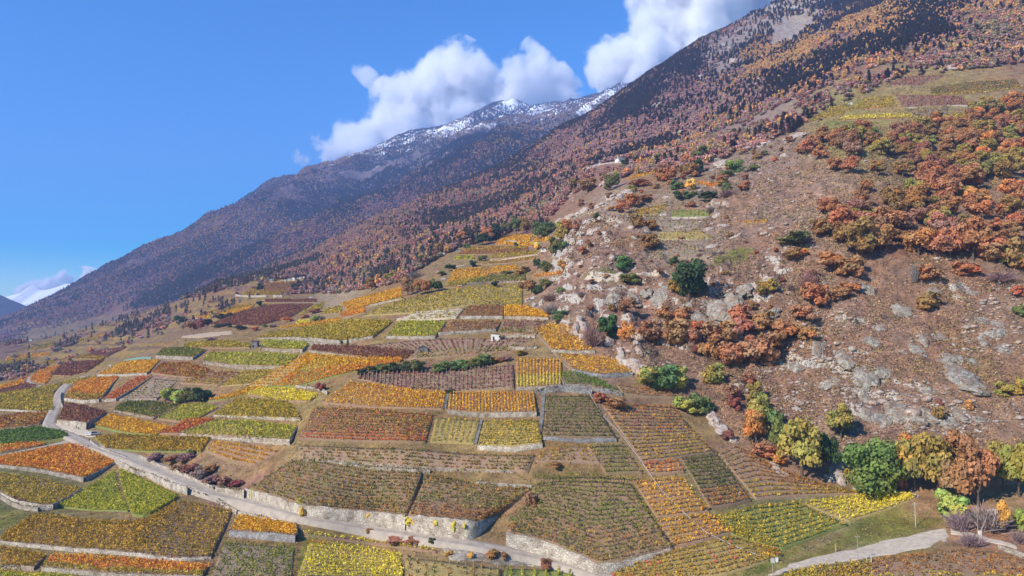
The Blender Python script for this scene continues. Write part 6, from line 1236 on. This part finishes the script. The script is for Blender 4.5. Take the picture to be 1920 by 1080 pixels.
# pipe on trestles across the rows
def pipe(label, line, lift=.9, r=.085):
    p = hit(*resample(pts(line), 90).T); z = ground(p[:, 0], p[:, 1])
    for _ in range(6): z[1:-1] = np.maximum((z[:-2] + 2 * z[1:-1] + z[2:]) / 4, z[1:-1] - .4)
    p[:, 2] = z + lift; c = p[45].copy(); q = p - c; t = np.gradient(q, axis=0); t /= np.linalg.norm(t, axis=1)[:, None]; sx = np.cross(t, (0, 0, 1.0)); sx /= np.linalg.norm(sx, axis=1)[:, None]; sy = np.cross(sx, t)
    ang = np.linspace(0, 2 * math.pi, 7); V = q[:, None] + r * (sx[:, None] * np.cos(ang)[None, :, None] + sy[:, None] * np.sin(ang)[None, :, None])
    o = empty('pipeline', c); link('pipe', np_mesh('pipe', V.reshape(-1, 3), grid_faces(90, 7), None, True), METALP, o)
    for i in range(2, 90, 5):
        bm = bmesh.new(); q = p[i] - c; add_cyl(bm, (q[0], q[1], q[2] - lift - 1.2), (q[0], q[1], q[2]), .07, .07, 6); bm_obj('trestle', bm, WOODP, o)
    return tag(o, label, 'pipe')
pipe('long pale pipe running downhill across the golden rows', 'E 1270,416 1330,440 1440,562 1540,668 1612,732 1640,790 1700,900 1800,1000 1840,1050 C 240,350 330,480 400,552 520,662 640,722 770,772')
# steps between plots
def steps(label, line, width, n):
    p = hit(*resample(pts(line), n).T); o = empty('stone_steps', p[0]); d = p[-1, :2] - p[0, :2]; a = math.atan2(d[1], d[0]) - math.pi / 2
    for i in range(n):
        bm = bmesh.new(); add_box(bm, (-width / 2, -.35, -.6), (width / 2, .35, .32)); s = bm_obj('step', bm, STONE_GREY, o); s.location = p[i] - p[0]; s.location.z = float(ground(p[i, 0], p[i, 1]) - p[0, 2] + .25); s.rotation_euler = (0, 0, a)
    return tag(o, label, 'steps', 'steps between the plots')
steps('stone steps between the two gold plots', 'E 822,858 838,770', 1.3, 22)
steps('stone steps left of the ruled olive terrace', 'B 1350,292 1368,200 1378,60', 1.4, 40)
steps('stone steps between the dotted and pale olive plots', 'B 995,338 1030,208', 1.0, 28)
# cars
def car(label, reg, x, y, turn, paint, van=False):
    ox, oy, k = REG[reg]; p = hit(ox + x / k, oy + y / k)[0]; p[2] = ground(p[0], p[1]) + .28; o = empty('parked_car', p); o.rotation_euler = (0, 0, turn); m = make_plain('car_paint_%d' % int(x), paint, .3, .03, 1, 0); g = DARK; roof = 1.9 if van else 1.45
    bm = bmesh.new(); add_prism(bm, [(-2.1, .35), (2.1, .35), (2.15, .7), (1.9, .92), (1.0, 1.0), (.45 if not van else .9, roof), (-1.5 if not van else -2.0, roof), (-2.05, 1.0), (-2.15, .7)], -.85, .85); bmesh.ops.bevel(bm, geom=bm.edges[:], offset=.08, segments=2, affect='EDGES'); body = bm_obj('body', bm, m, o)
    for sy in (-1, 1):
        bm = bmesh.new(); add_prism(bm, [(.85, 1.0), (.42, roof - .1), (-1.4, roof - .1), (-1.85, 1.0)], sy * .86 - .01, sy * .86 + .01); bm_obj('side_window', bm, g, o)
        for sx in (-1.35, 1.35):
            bm = bmesh.new(); add_cyl(bm, (sx, sy * .62, .34), (sx, sy * .9, .34), .34, .34, 16); wh = bm_obj('wheel', bm, g, o); bm = bmesh.new(); add_cyl(bm, (sx, sy * .88, .34), (sx, sy * .915, .34), .2, .18, 12); bm_obj('rim', bm, METALP, wh)
        bm = bmesh.new(); add_box(bm, (2.1, sy * .6 - .2, .62), (2.18, sy * .6 + .2, .8)); bm_obj('headlight', bm, METALP, o)
    bm = bmesh.new(); add_prism(bm, [(1.02, 1.03), (.5 if not van else .95, roof - .06), (.46 if not van else .91, roof - .08), (.98, 1.0)], -.72, .72); bm_obj('windscreen', bm, g, o)
    return tag(o, label, 'car', 'cars at the road junction')
car('white car parked on the gravel at the road junction', 'M', 868, 778, -.25, lin(235, 235, 235, .85)); car('small pale van at the right end of the gravel parking', 'M', 948, 768, .5, lin(214, 210, 204, .8), True)
car('silver car on the track high on the right', 'Q', 1676, 238, .2, lin(170, 170, 176, .8)); car('dark car on the track left of the yellow ribbon', 'Q', 258, 376, .2, lin(60, 60, 64, .8))
# two walkers on the parking, one by the wall
def walker(label, reg, x, y, turn, shirt, trousers):
    ox, oy, k = REG[reg]; p = hit(ox + x / k, oy + y / k)[0]; p[2] = ground(p[0], p[1]) + .30; o = empty('person', p); o.rotation_euler = (0, 0, turn)
    J = {'pel': (0, 0, .95, .15), 'sp': (0, 0, 1.15, .14), 'ch': (0, 0, 1.36, .17), 'nk': (0, .01, 1.52, .06), 'hd': (0, .02, 1.64, .10), 'ht': (0, .02, 1.74, .09), 'hl': (-.1, 0, .9, .1), 'kl': (-.11, .06, .5, .07), 'al': (-.11, -.02, .08, .05), 'tl': (-.11, .14, .04, .045), 'hr': (.1, 0, .9, .1), 'kr': (.11, -.02, .5, .07), 'ar': (.11, -.1, .08, .05), 'tr': (.11, .06, .04, .045), 'sl': (-.2, 0, 1.42, .075), 'el': (-.26, -.04, 1.14, .05), 'wl': (-.25, .06, .9, .035), 'fl': (-.25, .1, .8, .04), 'sr': (.2, 0, 1.42, .075), 'er': (.26, -.02, 1.14, .05), 'wr': (.25, .1, .92, .035), 'fr': (.25, .14, .82, .04)}
    E = 'pel sp,sp ch,ch nk,nk hd,hd ht,pel hl,hl kl,kl al,al tl,pel hr,hr kr,kr ar,ar tr,ch sl,sl el,el wl,wl fl,ch sr,sr er,er wr,wr fr'; keys = list(J); me = bpy.data.meshes.new('body'); me.from_pydata([J[q][:3] for q in keys], [tuple(keys.index(q) for q in e.split()) for e in E.split(',')], [])
    b = link('body', me, None, o); sk = b.modifiers.new('skin', 'SKIN'); b.modifiers.new('sub', 'SUBSURF').levels = 1; b.modifiers['sub'].render_levels = 1
    for i, q in enumerate(keys): me.skin_vertices[0].data[i].radius = (J[q][3], J[q][3]); me.skin_vertices[0].data[i].use_root = (q == 'pel')
    m, nt, bs, out = material('clothes_%d' % int(x)); tc = N(nt, 'ShaderNodeTexCoord'); sx = N(nt, 'ShaderNodeSeparateXYZ'); nt.links.new(tc.outputs['Object'], sx.inputs[0])
    c = mixc(nt, math_n(nt, 'GREATER_THAN', sx.outputs[2], .92), trousers, shirt); c = mixc(nt, math_n(nt, 'GREATER_THAN', sx.outputs[2], 1.5), c, lin(196, 150, 124)); c = mixc(nt, math_n(nt, 'GREATER_THAN', sx.outputs[2], 1.68), c, lin(60, 46, 38)); nt.links.new(c, bs.inputs['Base Color']); me.materials.append(m)
    return tag(o, label, 'person', 'walkers at the junction')
walker('person in dark clothes standing on the gravel, left of two', 'M', 665, 684, .4, lin(52, 48, 60), lin(40, 40, 48)); walker('person in brown clothes standing on the gravel, right of two', 'M', 695, 696, -2.5, lin(92, 62, 54), lin(52, 46, 44)); walker('person in dark red clothes by the low road wall', 'M', 858, 876, 1.0, lin(84, 50, 48), lin(46, 42, 44))
# red tarpaulin on four legs
p = hit(*[np.array([c]) for c in (980 + 585 / 6, 580 + 545 / 6)])[0]; o = empty('tarpaulin_shelter', p); bm = bmesh.new(); add_prism(bm, [(-1.6, 1.7), (0, 2.1), (1.6, 1.6), (1.6, 1.66), (0, 2.16), (-1.6, 1.76)], -1.1, 1.1); bm_obj('tarpaulin', bm, make_plain('tarpaulin', lin(206, 128, 116), .6, .1, 2, .02), o)
for sx, sy in ((-1.5, -1), (1.5, -1), (-1.5, 1), (1.5, 1)): bm = bmesh.new(); add_cyl(bm, (sx, sy, -.3), (sx, sy, 1.7), .06, .06, 6); bm_obj('leg', bm, WOODP, o)
tag(o, 'faded red tarpaulin shelter on the golden shelf', 'shelter')
# ------------------------------------------------------------------ clouds (behind the ridge, outside the haze)
CLOUD_D = 11800.0
def cloud(label, blobs, seed, dens=.032, dist=CLOUD_D, soft=500.0):
    """a closed hull round the puffs; the vapour inside thins out towards the puffs' uneven edges"""
    V, Fc = ico(2); s = dist / F_PX; rg = np.random.default_rng(seed); cen, rad = [], []
    for u, v, r in blobs:
        d = px_dir(u, v); cen.append(d * (dist / d[1]) + np.array([0, rg.normal(0, r * s * .3) + 60, CAM_Z])); rad.append(r * s)
    cen = np.array(cen); rad = np.array(rad); o0 = cen.mean(0)
    bm = bmesh.new()
    for c, r in zip(cen, rad):
        for q in V * r * 1.22 + (c - o0): bm.verts.new(q)
    h = bmesh.ops.convex_hull(bm, input=bm.verts[:]); bmesh.ops.delete(bm, geom=list({g for g in h['geom_interior'] + h['geom_unused'] if isinstance(g, bmesh.types.BMVert)}), context='VERTS')
    bmesh.ops.recalc_face_normals(bm, faces=bm.faces[:])
    me = bpy.data.meshes.new('cloud'); bm.to_mesh(me); bm.free()
    o = link('cloud', me, None, None, o0); tag(o, label, 'cloud', 'clouds over the mountain')
    m = bpy.data.materials.new('cloud_vapour'); m.use_nodes = True; nt = m.node_tree; nt.nodes.clear(); out = nt.nodes.new('ShaderNodeOutputMaterial'); pv = nt.nodes.new('ShaderNodeVolumePrincipled')
    pv.inputs['Color'].default_value = (1, 1, 1, 1); pv.inputs['Anisotropy'].default_value = .2
    pos = geo_pos(nt); acc = None
    for c, r in zip(cen, rad):
        vd = nt.nodes.new('ShaderNodeVectorMath'); vd.operation = 'DISTANCE'; nt.links.new(pos, vd.inputs[0]); vd.inputs[1].default_value = [float(q) for q in c]
        q = math_n(nt, 'SUBTRACT', vd.outputs['Value'], float(r))
        if acc is None: acc = q
        else:
            mn = nt.nodes.new('ShaderNodeMath'); mn.operation = 'SMOOTH_MIN'; nt.links.new(acc, mn.inputs[0]); nt.links.new(q, mn.inputs[1]); mn.inputs[2].default_value = 90.0; acc = mn.outputs[0]
    n1 = noise_n(nt, pos, 1 / 600.0, 10, .68, .2)
    e = math_n(nt, 'SUBTRACT', math_n(nt, 'MULTIPLY', math_n(nt, 'SUBTRACT', n1, .5), 1500.0), acc)
    nt.links.new(math_n(nt, 'MULTIPLY', ramp(nt, e, -20.0, soft), dens), pv.inputs['Density']); nt.links.new(pv.outputs[0], out.inputs['Volume'])
    m.cycles.volume_step_rate = .12
    me.materials.append(m)
    return o
cloud('tall white cumulus cloud left of the snowy ridge', [(862,118,50),(828,150,56),(885,160,60),(790,180,56),(748,175,46),(820,212,66),(758,232,60),(700,250,42),(865,215,56),(912,170,40),(925,212,46),(652,265,42),(615,285,34),(570,300,24),(690,272,40),(720,215,40),(780,250,50),(590,286,15)], 1)
cloud('small cloud with a narrow tower above the ridge', [(1004,82,20),(1008,108,26),(1000,140,36),(968,150,38),(1032,152,42),(1010,175,50),(958,178,36),(1062,168,32)], 2)
cloud('broad bright cloud behind the right-hand ridge', [(1150,112,42),(1205,125,62),(1255,100,66),(1150,145,46),(1305,60,66),(1235,55,56),(1335,15,66),(1200,155,46),(1120,105,26),(1385,-10,70),(1285,0,66),(1210,-5,40),(1430,-50,80),(1480,-90,90),(1300,120,60)], 3)
cloud('little wisp of cloud beside the cumulus', [(692,146,17),(682,134,15),(668,127,11)], 4, .006, CLOUD_D, 120.0)
cloud('low white cloud over the far snow peaks', [(100,530,20),(130,524,24),(160,522,20),(80,538,18),(55,545,16),(35,550,13),(178,520,14)], 5, .03, 11200.0, 60.0)

# ------------------------------------------------------------------ the air of the valley
def haze_box(lo, hi, density, colour):
    bm = bmesh.new(); bmesh.ops.create_cube(bm, size=1.0); me = bpy.data.meshes.new('haze'); bm.to_mesh(me); bm.free(); o = link('haze', me)
    o.location = [(a + b) / 2 for a, b in zip(lo, hi)]; o.scale = [b - a for a, b in zip(lo, hi)]; tag(o, 'pale blue haze filling the whole valley', 'haze', kind='stuff')
    m = bpy.data.materials.new('valley_air'); m.use_nodes = True; nt = m.node_tree; nt.nodes.clear(); out = nt.nodes.new('ShaderNodeOutputMaterial'); pv = nt.nodes.new('ShaderNodeVolumePrincipled')
    pv.inputs['Color'].default_value = (*colour, 1); pv.inputs['Density'].default_value = density; pv.inputs['Anisotropy'].default_value = .0; nt.links.new(pv.outputs[0], out.inputs['Volume']); me.materials.append(m)
    return o
haze_box((-10500, -400, -120), (10500, 10400, max(float(GZ.max()), float(FZ.max())) + 45.0), 9.5e-5, (.33, .52, 1.0))
